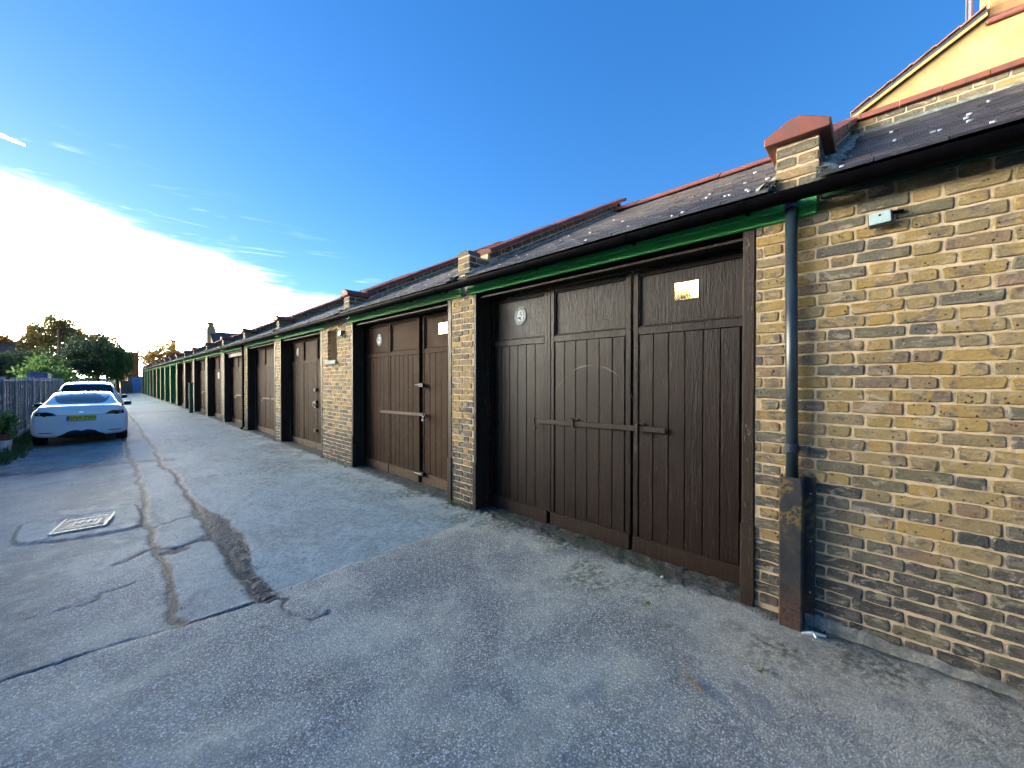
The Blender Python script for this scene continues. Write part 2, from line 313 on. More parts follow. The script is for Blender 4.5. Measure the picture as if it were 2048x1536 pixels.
# ---------------------------------------------------------------- mesh helpers
ORIGIN = Vector((0, 0, 0))
class MB:
    def __init__(s): s.v = []; s.f = []; s.m = []
    def add(s, vs, fs, mi=0):
        b = len(s.v); s.v += [tuple(q) for q in vs]; s.f += [tuple(b+i for i in f) for f in fs]; s.m += [mi]*len(fs); return s
    def box(s, x0, x1, y0, y1, z0, z1, mi=0):
        vs = [(x, y, z) for x in (x0, x1) for y in (y0, y1) for z in (z0, z1)]
        return s.add(vs, [(0,1,3,2), (4,6,7,5), (0,4,5,1), (2,3,7,6), (0,2,6,4), (1,5,7,3)], mi)
    def cbox(s, x0, x1, y0, y1, z0, z1, c=.004, mi=0, M=None, jit=0.):
        """box with every edge chamfered by c"""
        lo, hi = (x0, y0, z0), (x1, y1, z1); vs = []; idx = {}
        for sx in (0, 1):
            for sy in (0, 1):
                for sz in (0, 1):
                    sg = (sx, sy, sz)
                    for a in range(3):
                        p = []
                        for k in range(3):
                            v = (lo, hi)[sg[k]][k]
                            if k != a: v += c if sg[k] == 0 else -c
                            p.append(v+random.uniform(-jit, jit))
                        idx[sg, a] = len(vs); vs.append(tuple(p))
        fs = []
        for a in range(3):
            b, d = (a+1) % 3, (a+2) % 3
            for sa in (0, 1):
                q = []
                for (i, j) in ((0,0), (1,0), (1,1), (0,1)):
                    sg = [0,0,0]; sg[a] = sa; sg[b] = i; sg[d] = j; q.append(idx[tuple(sg), a])
                fs.append(tuple(q) if sa else tuple(q[::-1]))
            for i in (0, 1):
                for j in (0, 1):      # edge along axis a
                    s0 = [0,0,0]; s1 = [0,0,0]; s1[a] = 1
                    for g in (s0, s1): g[b] = i; g[d] = j
                    q = (idx[tuple(s0), b], idx[tuple(s1), b], idx[tuple(s1), d], idx[tuple(s0), d])
                    fs.append(q if i != j else q[::-1])
        for sx in (0,1):
            for sy in (0,1):
                for sz in (0,1):
                    q = tuple(idx[(sx,sy,sz), a] for a in range(3))
                    fs.append(q if (sx+sy+sz) % 2 else q[::-1])
        if M is not None: vs = [tuple(M @ Vector(q)) for q in vs]
        return s.add(vs, fs, mi)
    def tube(s, pts, r, n=12, mi=0, cap=True):
        pts = [Vector(p) for p in pts]; rings = []
        rr = r if isinstance(r, (list, tuple)) else [r]*len(pts)
        up = Vector((0,0,1)); prev = None
        for i, p in enumerate(pts):
            d = (pts[min(i+1, len(pts)-1)]-pts[max(i-1, 0)]).normalized()
            a = prev if prev is not None else (up if abs(d.z) < .9 else Vector((1,0,0)))
            u = (a-d*a.dot(d)).normalized(); prev = u; w = d.cross(u)
            rings.append([p+(u*math.cos(2*PI*k/n)+w*math.sin(2*PI*k/n))*rr[i] for k in range(n)])
        vs = [q for ring in rings for q in ring]; fs = []
        for i in range(len(pts)-1):
            for k in range(n):
                a, b = i*n+k, i*n+(k+1) % n
                fs.append((a, b, b+n, a+n))
        if cap: fs.append(tuple(range(n))[::-1]); fs.append(tuple(range((len(pts)-1)*n, len(pts)*n)))
        return s.add(vs, fs, mi)
    def prism(s, poly, axis, a0, a1, mi=0):
        """extrude a 2-D polygon along an axis ('x','y','z'); poly coordinates are the two other axes in order"""
        def pt(u, v, a): return {'x': (a, u, v), 'y': (u, a, v), 'z': (u, v, a)}[axis]
        n = len(poly); vs = [pt(u, v, a0) for u, v in poly]+[pt(u, v, a1) for u, v in poly]
        fs = [tuple(range(n)), tuple(range(n, 2*n))[::-1]]+[(i, i+n, (i+1) % n+n, (i+1) % n) for i in range(n)]
        return s.add(vs, fs, mi)
    def mesh(s, name, mats, origin=None, smooth=False, fix=True):
        o = ORIGIN if origin is None else origin
        me = bpy.data.meshes.new(name); me.from_pydata([(x-o[0], y-o[1], z-o[2]) for x, y, z in s.v], [], s.f)
        for m in (mats if isinstance(mats, (list, tuple)) else [mats]): me.materials.append(MATS[m])
        if any(s.m): me.polygons.foreach_set('material_index', s.m)
        if smooth: me.polygons.foreach_set('use_smooth', [True]*len(me.polygons))
        me.update(); return me
    def build(s, name, mats, parent=None, origin=None, smooth=False):
        o = bpy.data.objects.new(name, s.mesh(name, mats, origin, smooth)); COL.objects.link(o); o.parent = parent
        if parent is None: o.location = ORIGIN if origin is None else origin
        return o
def tag(o, label=None, cat=None, group=None, kind=None):
    if label: o['label'] = label
    if cat: o['category'] = cat
    if group: o['group'] = group
    if kind: o['kind'] = kind
    return o
def empty(name, loc, label, cat, group=None):
    o = bpy.data.objects.new(name, None); COL.objects.link(o); o.location = loc; o.empty_display_size = .2
    return tag(o, label, cat, group)
def inst(name, me, parent, M):
    """an object on shared mesh data, placed by a world matrix under a parent whose frame sits at ORIGIN"""
    o = bpy.data.objects.new(name, me); COL.objects.link(o); o.parent = parent
    o.matrix_basis = Matrix.Translation(-ORIGIN) @ M
    return o
_texts = {}
def text_mesh(txt, size, mat, ext=.0006):
    cu = bpy.data.curves.new('lettering', 'FONT'); cu.body = txt; cu.size = size; cu.extrude = ext; cu.align_x = 'CENTER'; cu.align_y = 'CENTER'; cu.resolution_u = 3
    ob = bpy.data.objects.new('lettering', cu); COL.objects.link(ob)
    dg = bpy.context.evaluated_depsgraph_get(); me = bpy.data.meshes.new_from_object(ob.evaluated_get(dg))
    bpy.data.objects.remove(ob, do_unlink=True); bpy.data.curves.remove(cu)
    me.materials.clear(); me.materials.append(MATS[mat]); return me
def vnoise(x, y, seed=0):
    xi = np.floor(x).astype(np.int64); yi = np.floor(y).astype(np.int64); fx = x-xi; fy = y-yi
    fx = fx*fx*(3-2*fx); fy = fy*fy*(3-2*fy)
    def h(a, b):
        n = (a*374761393+b*668265263+seed*982451653) & 0x7fffffff
        n = ((n ^ (n >> 13))*1274126177) & 0x7fffffff
        return ((n ^ (n >> 16)) & 0xffff)/65535.
    return (h(xi,yi)*(1-fx)+h(xi+1,yi)*fx)*(1-fy)+(h(xi,yi+1)*(1-fx)+h(xi+1,yi+1)*fx)*fy
def fbm(x, y, o=4, seed=0):
    r = 0; a = .5; t = 0
    for i in range(o): r = r+a*vnoise(x, y, seed+i); t += a; x = x*2.03+3.1; y = y*2.03+7.7; a *= .5
    return r/t

# ---------------------------------------------------------------- ground and lane
D = 3.08                                            # wall face of the garages
def gz(x):
    if x >= 3: return -.05
    if x >= 0: return -.05-.08*(3-x)/3
    if x >= -1: return -.13+.04*x
    return -.17
gzv = np.vectorize(gz)
def seg_d(x, y, pts):
    d = np.full(x.shape, 1e9)
    for (ax, ay), (bx, by) in zip(pts[:-1], pts[1:]):
        dx, dy = bx-ax, by-ay; t = np.clip(((x-ax)*dx+(y-ay)*dy)/(dx*dx+dy*dy), 0, 1)
        d = np.minimum(d, np.hypot(x-ax-t*dx, y-ay-t*dy))
    return d
def inside(x, y, poly):
    c = np.zeros(x.shape, bool); n = len(poly)
    for i in range(n):
        (ax, ay), (bx, by) = poly[i], poly[(i+1) % n]
        c ^= ((ay > y) != (by > y)) & (x < (bx-ax)*(y-ay)/((by-ay) or 1e-9)+ax)
    return c
def sm(a, b, v):
    t = np.clip((v-a)/(b-a), 0, 1); return t*t*(3-2*t)
def lane():
    xs = np.arange(-2.6, 3.345, .0165)
    ys = [-3.0]
    while ys[-1] < 74:
        y = ys[-1]; r = max(.3, abs(y)); ys.append(y+min(.45, max(.0145, r*r/800.)))
    ys = np.array(ys); X, Y = np.meshgrid(xs, ys); nx, ny = len(xs), len(ys)
    wob = (fbm(X*3.1, Y*3.1, 4, 3)-.5); wob2 = (fbm(X*11, Y*11, 3, 9)-.5)
    jl = 3.34+np.where(X < .8, (.8-X)*.13, 0)+wob*.05             # joint between the newer asphalt and the old bays
    near = sm(-.012, .012, jl-Y+wob2*.05)
    old = 1-near
    oldk = old*np.where(X < .36, .22, np.where(X < .79, .6, 1.))
    L = [(.34,3.36),(.34,3.9),(.35,4.56),(.34,5.41),(.36,5.79),(.30,6.18),(.36,7.18),(.38,9.73),(.35,11.3),(.36,15),(.34,22),(.37,40),(.36,70)]
    Rr = [(.79,3.29),(.79,3.92),(.78,4.45),(.74,4.96),(.77,6.12),(.82,7.61),(.83,9.0),(.74,9.92),(.80,12.57),(.78,16),(.80,24),(.78,45),(.8,70)]
    fe = (fbm(X*26, Y*26, 3, 41)-.5)*.030
    dL = seg_d(X+wob*.12, Y+wob*.1, L)+fe; dR = seg_d(X+wob*.12, Y, Rr)+fe
    c1 = seg_d(X, Y+wob*.25, [(.05,5.0),(.32,5.14),(.49,4.95),(.76,4.96)]); c2 = seg_d(X, Y+wob*.25, [(.30,6.03),(.37,5.92),(.59,5.98),(.86,6.05)])
    cb = seg_d(X, Y+wob*.5, [(-2.5,11.7),(-1.32,11.48),(-.22,11.02),(.93,10.61)])
    jo = seg_d(X, Y+wob*.05, [(-2.5,3.78),(-.41,3.5),(.08,3.42),(.34,3.36),(.86,3.3)])
    more = [seg_d(X+wob*.3, Y+wob*.5, q) for q in ([(.9,13.6),(1.9,13.2),(3.0,13.7)], [(.9,17.0),(3.0,16.6)], [(.8,21),(2.9,21.4)], [(-.5,9.4),(.3,9.2)], [(1.0,8.2),(1.9,7.9),(2.5,8.4)],
            [(-.45,4.3),(-.1,4.2),(.12,4.35)], [(.86,3.3),(.98,3.0),(1.05,2.75)])]
    vw = .55+1.1*fbm(X*1.7, Y*1.7, 4, 31); dL, dR = dL/vw, dR/vw
    crack = np.maximum.reduce([sm(.052, .006, dL), sm(.052, .006, dR), sm(.050, .006, c1+fe), sm(.044, .006, c2+fe), sm(.024, .006, jo)*sm(.5, .42, np.abs(wob)), sm(.12, .02, cb+fe*2)*.85]+[sm(.018, .004, m)*.8 for m in more])
    crack *= np.where((Y < 3.25) & (more[-1] > .03) & (jo > .04), 0, 1)
    # loose dark grit lies in a band along the right side of the channel strip
    gl = [(.845,3.27),(.84,3.73),(.86,4.5),(.875,4.9),(.875,5.72),(.83,6.3),(.825,7.1)]
    gd = seg_d(X+wob*.10, Y, gl); gw = np.interp(Y, [3.25,3.7,4.6,5.3,5.8,6.5,7.5], [.055,.05,.10,.115,.09,.03,.015])
    grit = sm(1.15, .72, gd/gw+fe*14)*(Y > 3.2)
    grit = np.maximum(grit, sm(.09, .05, np.hypot((X-.46)/1.6, (Y-4.90)/1.2)+fe)*.9)
    grit = np.maximum(grit, sm(.10, .04, np.hypot((X-.74)/1.2, (Y-5.05)/1.5)+fe)*.9)
    P = [(-.67,6.6),(-.69,7.17),(-.41,7.55),(.03,7.36),(.25,7.11),(.31,6.65),(.28,6.07),(.1,6.01),(-.36,6.16),(-.63,6.36)]
    inp = inside(X+wob*.06, Y+wob*.06, P).astype(float)
    P2 = [(.40,10.1),(.55,11.4),(1.0,11.2),(.78,10.2)]; inp2 = inside(X+wob*.2, Y+wob*.3, P2).astype(float)*.7
    pe = sm(.03, .008, seg_d(X+wob*.06, Y+wob*.06, P+[P[0]]))
    wall = D-X
    pad = ((wall < .42+wob*.5) & (Y > 3.2)).astype(float)       # rough concrete strip in front of the doors
    base_dirt = sm(.13, .02, wall+wob2*.14+.02)
    moss = np.clip(sm(.85, .1, wall+wob*.7)*sm(.42, .62, fbm(X*2.3, Y*2.3, 4, 21))*.9, 0, 1)
    moss = np.maximum(moss, np.maximum(sm(.16, .03, dL), sm(.16, .03, dR))*old*.5*sm(.45, .62, fbm(X*4, Y*4, 3, 51)))
    moss = np.maximum(moss, sm(-1.25, -1.75, X+wob*.5)*.9)
    dirt = np.clip(np.maximum.reduce([crack*1.1, grit, pe*.6*(1-.3*near), base_dirt*.95]), 0, 1)
    stain = sm(.42, .05, cb)*.8+sm(.52, .66, fbm(X*.9, Y*.45, 4, 77))*old*.5+sm(1.3, .2, np.hypot((X+.6)/1.4, (Y-13.2)/2.2))*.5
    stain = np.maximum(stain, sm(.30, .05, np.hypot(X-2.95, (Y-.15)/1.3)+wob*.4)*.55)
    purple = near*sm(1.3, 2.8, X)*sm(1.6, .2, Y)
    Z = gzv(X)+(fbm(X*1.3, Y*1.3, 3, 5)-.5)*.028*sm(0, .4, wall)+(fbm(X*7, Y*7, 3, 6)-.5)*.006
    Z += -crack*.009-grit*.008+grit*(vnoise(X*55, Y*55, 4)-.5)*.012+inp*.012+near*.010+pad*.010*(fbm(X*5, Y*5, 3, 8)-.2)
    Z += base_dirt*(fbm(X*20, Y*20, 2, 12)-.3)*.02
    inmh = inside(X, Y, [(-.395,6.36),(.055,6.27),(.06,6.9),(-.39,7.06)])
    Z -= inmh*.02
    me = bpy.data.meshes.new('lane')
    co = np.stack([X, Y, Z], -1).reshape(-1, 3)
    i = np.arange(ny-1)[:, None]*nx+np.arange(nx-1)[None]
    F = np.stack([i, i+1, i+nx+1, i+nx], -1).reshape(-1, 4)
    me.vertices.add(len(co)); me.vertices.foreach_set('co', co.ravel())
    me.loops.add(F.size); me.loops.foreach_set('vertex_index', F.ravel()); me.polygons.add(len(F))
    me.polygons.foreach_set('loop_start', np.arange(0, F.size, 4)); me.polygons.foreach_set('use_smooth', np.ones(len(F), bool)); me.update(calc_edges=True)
    for nm, ch in (('kind', (np.clip(oldk+pad*.3, 0, 1), dirt, moss)), ('kind2', (np.maximum.reduce([inp, inp2, pad*.55*(1-base_dirt)]), stain, purple))):
        a = me.color_attributes.new(nm, 'FLOAT_COLOR', 'POINT')
        a.data.foreach_set('color', np.stack([*ch, np.ones_like(X)], -1).astype(np.float32).ravel())
    me.materials.append(MATS['lane_surface'])
    o = bpy.data.objects.new('lane', me); COL.objects.link(o); tag(o, kind='structure')
    g = MB(); g.add([(-400,-200,-.22),(400,-200,-.22),(400,600,-.22),(-400,600,-.22)], [(0,1,2,3)])
    tag(g.build('ground', 'soil'), kind='structure')
lane()

# ---------------------------------------------------------------- bricks
CO, ST, HD, JT = .0732, .2230, .1080, .0090
def brick_mesh(L, H, depth=.05, rough=1.):
    """front at x=0 facing -x, length along y, height along z, centred; worn arrises, 48 triangles"""
    a, b = L/2, H/2; ch = min(.008, a*.2)
    loop = [(-a+ch,-b),(-a*.3,-b),(a*.35,-b),(a-ch,-b),(a,-b+ch),(a,b-ch),(a-ch,b),(a*.3,b),(-a*.3,b),(-a+ch,b),(-a,b-ch),(-a,-b+ch)]
    n = len(loop); j = .0032*rough
    o = [(y+random.uniform(-j, j), z+random.uniform(-j, j)) for y, z in loop]
    v = [(depth, y, z) for y, z in o]+[(.007+random.uniform(0, .004), y, z) for y, z in o]
    fr = []
    for y, z in o:
        sx = 1-(.004+random.uniform(0, .006))/a; sz = 1-(.0035+random.uniform(0, .005))/b
        fr.append((random.uniform(-.0025, .0015), y*sx, z*sz))
    v += fr
    f = [(i, (i+1) % n, (i+1) % n+n, i+n) for i in range(n)]+[(i+n, (i+1) % n+n, (i+1) % n+2*n, i+2*n) for i in range(n)]+[tuple(range(2*n, 3*n))]
    return v, [q[::-1] for q in f]
BM = {}
for mat in ('brick_yellow', 'brick_grey', 'brick_dark'):
    for nm, L in (('s', ST), ('h', HD)):
        for k in range(7):
            v, f = brick_mesh(L, CO-JT); b = MB(); b.add(v, f)
            BM[mat, nm, k] = b.mesh('brick', mat, Vector((0,0,0)))
RAWB = {(nm, k): brick_mesh(L, CO-JT) for nm, L in (('s', ST), ('h', HD)) for k in range(7)}
def brick_pick(z):
    r = random.random(); lo = max(0., min(1., (1.15-z)/.95))
    if z < .45: return 'brick_dark' if r < .86 else 'brick_grey'
    if r < lo*.55: return 'brick_dark'
    if r < lo*.8+.16: return 'brick_grey'
    return 'brick_yellow'
def courses(y0, y1, z0, z1, holes=(), ph=0.):
    """Flemish bond over a wall face: yields (kind, yc, zc, length)"""
    k = 0; z = z0
    while z+CO*.6 < z1:
        u = (ST+HD+2*JT); y = y0-u*2+ph+(u/2 if k % 2 else 0)+random.uniform(-.006, .006); zc = z+CO/2; i = 0
        while y < y1:
            L = ST if i % 2 == 0 else HD
            a, b = max(y, y0+.002), min(y+L, y1-.002); dz = random.uniform(-.003, .003)
            parts = [(a, b)]
            for (h0, h1, g0, g1) in holes:
                if g0-.01 < zc < g1+.01:
                    q = []
                    for (p0, p1) in parts:
                        if p1 <= h0 or p0 >= h1: q.append((p0, p1)); continue
                        if p0 < h0: q.append((p0, h0))
                        if p1 > h1: q.append((h1, p1))
                    parts = q
            for (p0, p1) in parts:
                if p1-p0 > .022: yield ('s' if p1-p0 > .15 else 'h', (p0+p1)/2, zc+dz, p1-p0)
            y += L+JT+random.uniform(-.002, .002); i += 1
        z += CO; k += 1
def lay(parent, y0, y1, z0, z1, x=D, holes=(), keep=None, ph=0., far=False):
    """bricks of a wall face as objects (keep) or joined in one 'brickwork' part"""
    stuff = {}
    for nm, yc, zc, L in courses(y0, y1, z0, z1, holes, ph):
        mat = brick_pick(zc); k = random.randrange(7); L0 = ST if nm == 's' else HD
        M = Matrix.Translation((x-.004+random.uniform(-.003, .003), yc, zc)) @ Matrix.Rotation(random.uniform(-.012, .012), 4, 'X') @ Matrix.Diagonal((1, L/L0, 1, 1))
        if not far and (keep is None or keep(yc)): inst('brick', BM[mat, nm, k], parent, M)
        else:
            mb = stuff.setdefault(mat, MB()); v, f = RAWB[nm, k]; mb.add([M @ Vector(q) for q in v], f)
    if stuff:
        allb = MB(); ms = list(stuff)
        for i, m in enumerate(ms): allb.add(stuff[m].v, stuff[m].f, i)
        tag(allb.build('brickwork', ms, parent), kind='stuff')

# ---------------------------------------------------------------- garages
XE, ZE, SL = 2.905, 2.690, .517                       # eave edge and roof slope
XR = 6.66
PA = math.atan(SL); EU = Vector((math.cos(PA), 0, math.sin(PA))); EN = Vector((-math.sin(PA), 0, math.cos(PA)))
def rz(x): return ZE+SL*(x-XE)
def slate_mesh():
    b = MB(); w, l, t = .268, .40, .015
    n = 5; bot = [(-w/2+w*i/(n-1)+(random.uniform(-.004,.004) if 0 < i < n-1 else 0), random.uniform(-.006, .004)) for i in range(n)]
    top = [(w/2, l), (-w/2, l)]
    # local: x up the slope, y along the eaves, z normal
    poly = [(q[1], q[0]) for q in bot]+[(q[1], q[0]) for q in top]
    m = len(poly); v = [(x, y, 0) for x, y in poly]+[(x, y, t) for x, y in poly]
    b.add(v, [tuple(range(m)), tuple(range(m, 2*m))[::-1]]+[(i, i+m, (i+1) % m+m, (i+1) % m) for i in range(m)])
    return b
SLB = [slate_mesh() for _ in range(6)]; SLM = [b.mesh('slate', 'slate', Vector((0,0,0))) for b in SLB]
RIDGE = MB(); RIDGE.prism([(-.15,-.075),(-.135,-.085),(-.02,.0),(.02,.0),(.135,-.085),(.15,-.075),(.03,.028),(-.03,.028)], 'y', -.222, .222)
RIDGE_M = RIDGE.mesh('ridge_tile', 'clay_tile', Vector((0,0,0)))
def cop_mesh():
    b = MB(); hw = .165; prof = [(-hw,-.036),(hw,-.036),(hw,.018),(.035,.036),(-.035,.036),(-hw,.012)]
    b.prism([(p[0]+random.uniform(-.003,.003), p[1]+random.uniform(-.002,.002)) for p in prof], 'x', -.152, .152)
    return b.mesh('coping_tile', 'clay_tile', Vector((0,0,0)))
COP = [cop_mesh() for _ in range(4)]
SLM4 = lambda base: Matrix(((EU.x,0,EN.x,base[0]),(0,1,0,base[1]),(EU.z,0,EN.z,base[2]),(0,0,0,1)))
def roof(g, ya, yb, xtop, detail, clips=0, ridge=True):
    b = MB(); nrm = EN*.05
    p = [Vector((XE+.02, 0, rz(XE+.02)-.012)), Vector((xtop, 0, rz(xtop)-.012))]
    for y0, y1 in ((ya, yb),):
        q = [p[0], p[1], p[1]-nrm, p[0]-nrm]
        b.prism([(v.x, v.z) for v in q], 'y', y0, y1)
    if ridge:
        x2 = 2*XR-XE; b.prism([(XR, rz(XR)-.012), (x2, ZE), (x2, ZE-.05), (XR, rz(XR)-.06)], 'y', ya, yb)
    ro = b.build('roof', 'slate', g)
    gauge = .188; rows = int((xtop-XE)/math.cos(PA)/gauge); joined = MB()
    for r in range(rows+1):
        u = r*gauge; y = ya-(.137 if r % 2 else 0)+random.uniform(-.01, .01)
        while y < yb+.1:
            yc = y+.137; w0, w1 = max(y, ya), min(y+.27, yb)
            if w1-w0 > .05:
                k = random.randrange(6); base = Vector((XE, (w0+w1)/2, ZE))+EU*u+EN*(.012+random.uniform(0, .004))
                M = SLM4(base) @ Matrix.Rotation(random.uniform(.034, .056), 4, 'Y') @ Matrix.Rotation(random.gauss(0, .012), 4, 'Z') @ Matrix.Diagonal((1 if r < rows-1 else .6, (w1-w0)/.27, 1, 1))
                if detail: inst('slate', SLM[k], ro, M)
                else: joined.add([M @ Vector(q) for q in SLB[k].v], SLB[k].f)
            y += .274
    if not detail: tag(joined.build('slates', 'slate', ro), kind='stuff')
    for _ in range(clips):
        u = random.choice([.05, .15, .25, .4, .6, .9, 1.2, 1.6, 2.0, 2.6])+random.uniform(-.04, .04); base = Vector((XE, random.uniform(ya+.1, yb-.05), ZE))+EU*u+EN*.030
        c = MB(); s = random.uniform(.007, .017)
        pts = [(s*(1+.35*random.uniform(-1,1))*math.cos(a)*.8, s*(1+.35*random.uniform(-1,1))*math.sin(a)) for a in [k*PI/4 for k in range(8)]]
        c.prism(pts, 'z', -.006, .006)
        me = c.mesh('lichen_spot', 'lichen_white', Vector((0,0,0))); inst('lichen_spot', me, ro, SLM4(base))
    if ridge:
        y = ya+.2
        while y < yb-.05:
            inst('ridge_tile', RIDGE_M, ro, Matrix.Translation((XR+random.uniform(-.006,.006), y, rz(XR)+.075+random.uniform(-.004,.004))))
            y += .452
    return ro
RAKE_TOP = .185
def parapet(g, yc, xtop, detail, cap=True, wide=.23, step=0.0, gable=True):
    """party wall that stands above the slates: front pier with cap, raking brick courses, clay copings, cement fillet"""
    y0, y1 = yc-wide/2, yc+wide/2; pf = D-.002; pier = .33; zt = 3.05
    b = MB(); ins = .005
    b.box(pf+ins, D+pier, y0+ins, y1-ins, 2.62, zt-.002)
    xa = D+pier-.02
    prof = [(xa, rz(xa)-.3), (xa, rz(xa)+RAKE_TOP), (xtop, rz(xtop)+RAKE_TOP)]
    if gable:
        x2 = 2*XR-XE; prof += [(x2, ZE+RAKE_TOP), (x2, ZE-.3)]
    else: prof += [(xtop, rz(xtop)-.3)]
    b.prism(prof, 'y', y0+ins, y1-ins)
    far = detail < 1
    pa = b.build('parapet', 'brickwork_far' if far else 'mortar', g)
    if not far:
        z = 2.74; k = 0
        while z+CO < zt+.01:
            segs = [(y0, y1)] if k % 2 else [(y0, yc-JT/2), (yc+JT/2, y1)]
            for a, c in segs:
                nm = 's' if c-a > .15 else 'h'
                inst('brick', BM[random.choice(['brick_grey', 'brick_yellow', 'brick_grey', 'brick_dark']), nm, random.randrange(7)], pa,
                     Matrix.Translation((pf-.001, (a+c)/2, z+CO/2)) @ Matrix.Diagonal((1, (c-a)/(ST if nm == 's' else HD), 1, 1)))
            # near side of the pier
            xx = D+.002
            while xx < D+pier-.03:
                L = ST if (k+int(xx*7)) % 2 else HD; L = min(L, D+pier-xx)
                if L > .03:
                    M = Matrix(((0,-1,0,xx+L/2),(1,0,0,y0),(0,0,1,z+CO/2),(0,0,0,1)))
                    inst('brick', BM[random.choice(['brick_dark', 'brick_grey', 'brick_dark']), 's' if L > .15 else 'h', random.randrange(7)], pa, M @ Matrix.Diagonal((1, L/(ST if L > .15 else HD), 1, 1)))
                xx += L+JT
            z += CO; k += 1
        # raking courses on the near face
        run = (xtop-xa)/math.cos(PA)
        for row in range(2):
            u = .02+(.115 if row else 0)
            while u < run-.05:
                L = min(ST, run-u)
                w = Vector((xa, 0, rz(xa)+RAKE_TOP))+EU*(u+L/2)-EN*(.004+CO*(row+.5))
                M = Matrix(((0,-EU.x,EN.x,w.x),(1,0,0,y0),(0,-EU.z,EN.z,w.z),(0,0,0,1)))
                inst('brick', BM[random.choice(['brick_dark', 'brick_dark', 'brick_grey']), 's', random.randrange(7)], pa, M @ Matrix.Diagonal((1, L/ST, 1, 1)))
                u += ST+JT
    # copings up the rake
    u = 0.; run = (xtop-xa)/math.cos(PA)
    while u < run+.1:
        w = Vector((xa+.01, yc, rz(xa+.01)+RAKE_TOP))+EU*(u+.15)+EN*.039
        M = Matrix(((EU.x,0,EN.x,w.x),(0,1,0,w.y),(EU.z,0,EN.z,w.z),(0,0,0,1))) @ Matrix.Rotation(random.uniform(-.01,.01), 4, 'Z') @ Matrix.Translation((0,0,random.uniform(-.003,.003)))
        inst('coping_tile', random.choice(COP), pa, M); u += .309
    if gable:
        for k in range(6):
            w = Vector((xtop+.16+k*.3*math.cos(PA), yc, rz(xtop)+RAKE_TOP-.04-k*.3*math.sin(PA)))
            inst('coping_tile', random.choice(COP), pa, Matrix(((EU.x,0,-EN.x,w.x),(0,1,0,w.y),(-EU.z,0,EN.z,w.z),(0,0,0,1))))
    if cap:
        cw = wide/2+.055; c = MB(); xa0, xb0 = D-.055, D+pier+.03
        c.prism([(yc-cw, zt), (yc+cw, zt), (yc+cw+.004, zt+.05), (yc+.03, zt+.125), (yc-.03, zt+.125), (yc-cw-.004, zt+.05)], 'x', xa0, xb0)
        o = c.build('pier_cap', 'clay_tile', pa)
        bv = o.modifiers.new('worn', 'BEVEL'); bv.width = .008; bv.segments = 2
    else:
        c = MB(); c.cbox(D, D+.2, y0+.02, y1-.01, zt, zt+CO-.012, .008, jit=.006); c.build('loose_brick', 'brick_grey', pa)
    # cement fillet between slates and party wall, both sides
    for sgn, ys in ((-1, y0), (1, y1)):
        c = MB(); n = 64; m = 5; vs = []
        for i in range(n+1):
            u = -.02+(run+.32)*i/n; b0 = Vector((XE+.14, ys, rz(XE+.14)))+EU*u
            wv = .075+.026*math.sin(i*1.3)+random.uniform(-.02, .02); hv = .050+random.uniform(-.02, .02)
            if i < 4: wv *= 1.15
            for j in range(m+1):
                t = j/m; q = b0+Vector((0, sgn*wv*(1-t), 0))+EN*(.012+hv*t*t*(.8)+.030*math.sin(t*PI)+random.uniform(-.006, .006))
                if j == m: q.y = ys-sgn*.01
                if j == 0: q -= EN*.02
                vs.append(q)
        fs = [(i*(m+1)+j, i*(m+1)+j+1, (i+1)*(m+1)+j+1, (i+1)*(m+1)+j) for i in range(n) for j in range(m)]
        c.add(vs, fs if sgn > 0 else [q[::-1] for q in fs])
        e0 = vs[0].copy(); e0.y = ys-sgn*.01; e0 -= EN*.05; e1 = vs[0]-EN*.05; c.add([*vs[:m+1], e0, e1], [tuple(range(m+3)), tuple(range(m+3))[::-1]])
        c.build('cement_fillet', 'cement_fillet', pa, smooth=True)
    return pa
def gutter(g, y0, y1, joint=True):
    c = MB(); r = .058; cx, cz = XE-.012, 2.658; n = 12; vs = []
    prof = [(cx-r*math.cos(a), cz-r*1.05*math.sin(a)) for a in [PI*k/n for k in range(n+1)]]+[(cx+(r-.006)*math.cos(a), cz-(r-.006)*math.sin(a)) for a in [PI*k/n for k in range(n+1)]]
    c.prism(prof, 'y', y0, y1)
    go = c.build('gutter', 'gutter_black', g)
    for yy in ([y0+.08] if joint else [])+[y0+.9+k*1.05 for k in range(int((y1-y0-.3)/1.05))]:
        c = MB(); rr = r+.006; c.prism([(cx-rr*math.cos(a), cz+.004-rr*1.05*math.sin(a)) for a in [PI*k/n for k in range(n+1)]]+[(cx+r*.96*math.cos(a), cz+.004-r*.96*math.sin(a)) for a in [PI*k/n for k in range(n+1)]], 'y', yy-.02, yy+.02)
        c.box(cx+r-.01, D-.045, yy-.012, yy+.012, cz-.03, cz-.018)
        c.build('gutter_bracket', 'gutter_black', go)
def fascia(g, y0, y1, mat, low=2.548):
    c = MB(); c.cbox(D-.050, D+.005, y0, y1, low+.058, 2.715, .004); c.build('fascia_board', mat, g)
    c = MB(); c.cbox(D-.027, D+.006, y0+.004, y1-.004, low, low+.066, .005); c.build('fascia_strip', mat, g)
    c = MB(); c.box(D-.046, D+.2, y0, y1, 2.7165, 2.725); c.build('wall_plate', 'gutter_black', g)
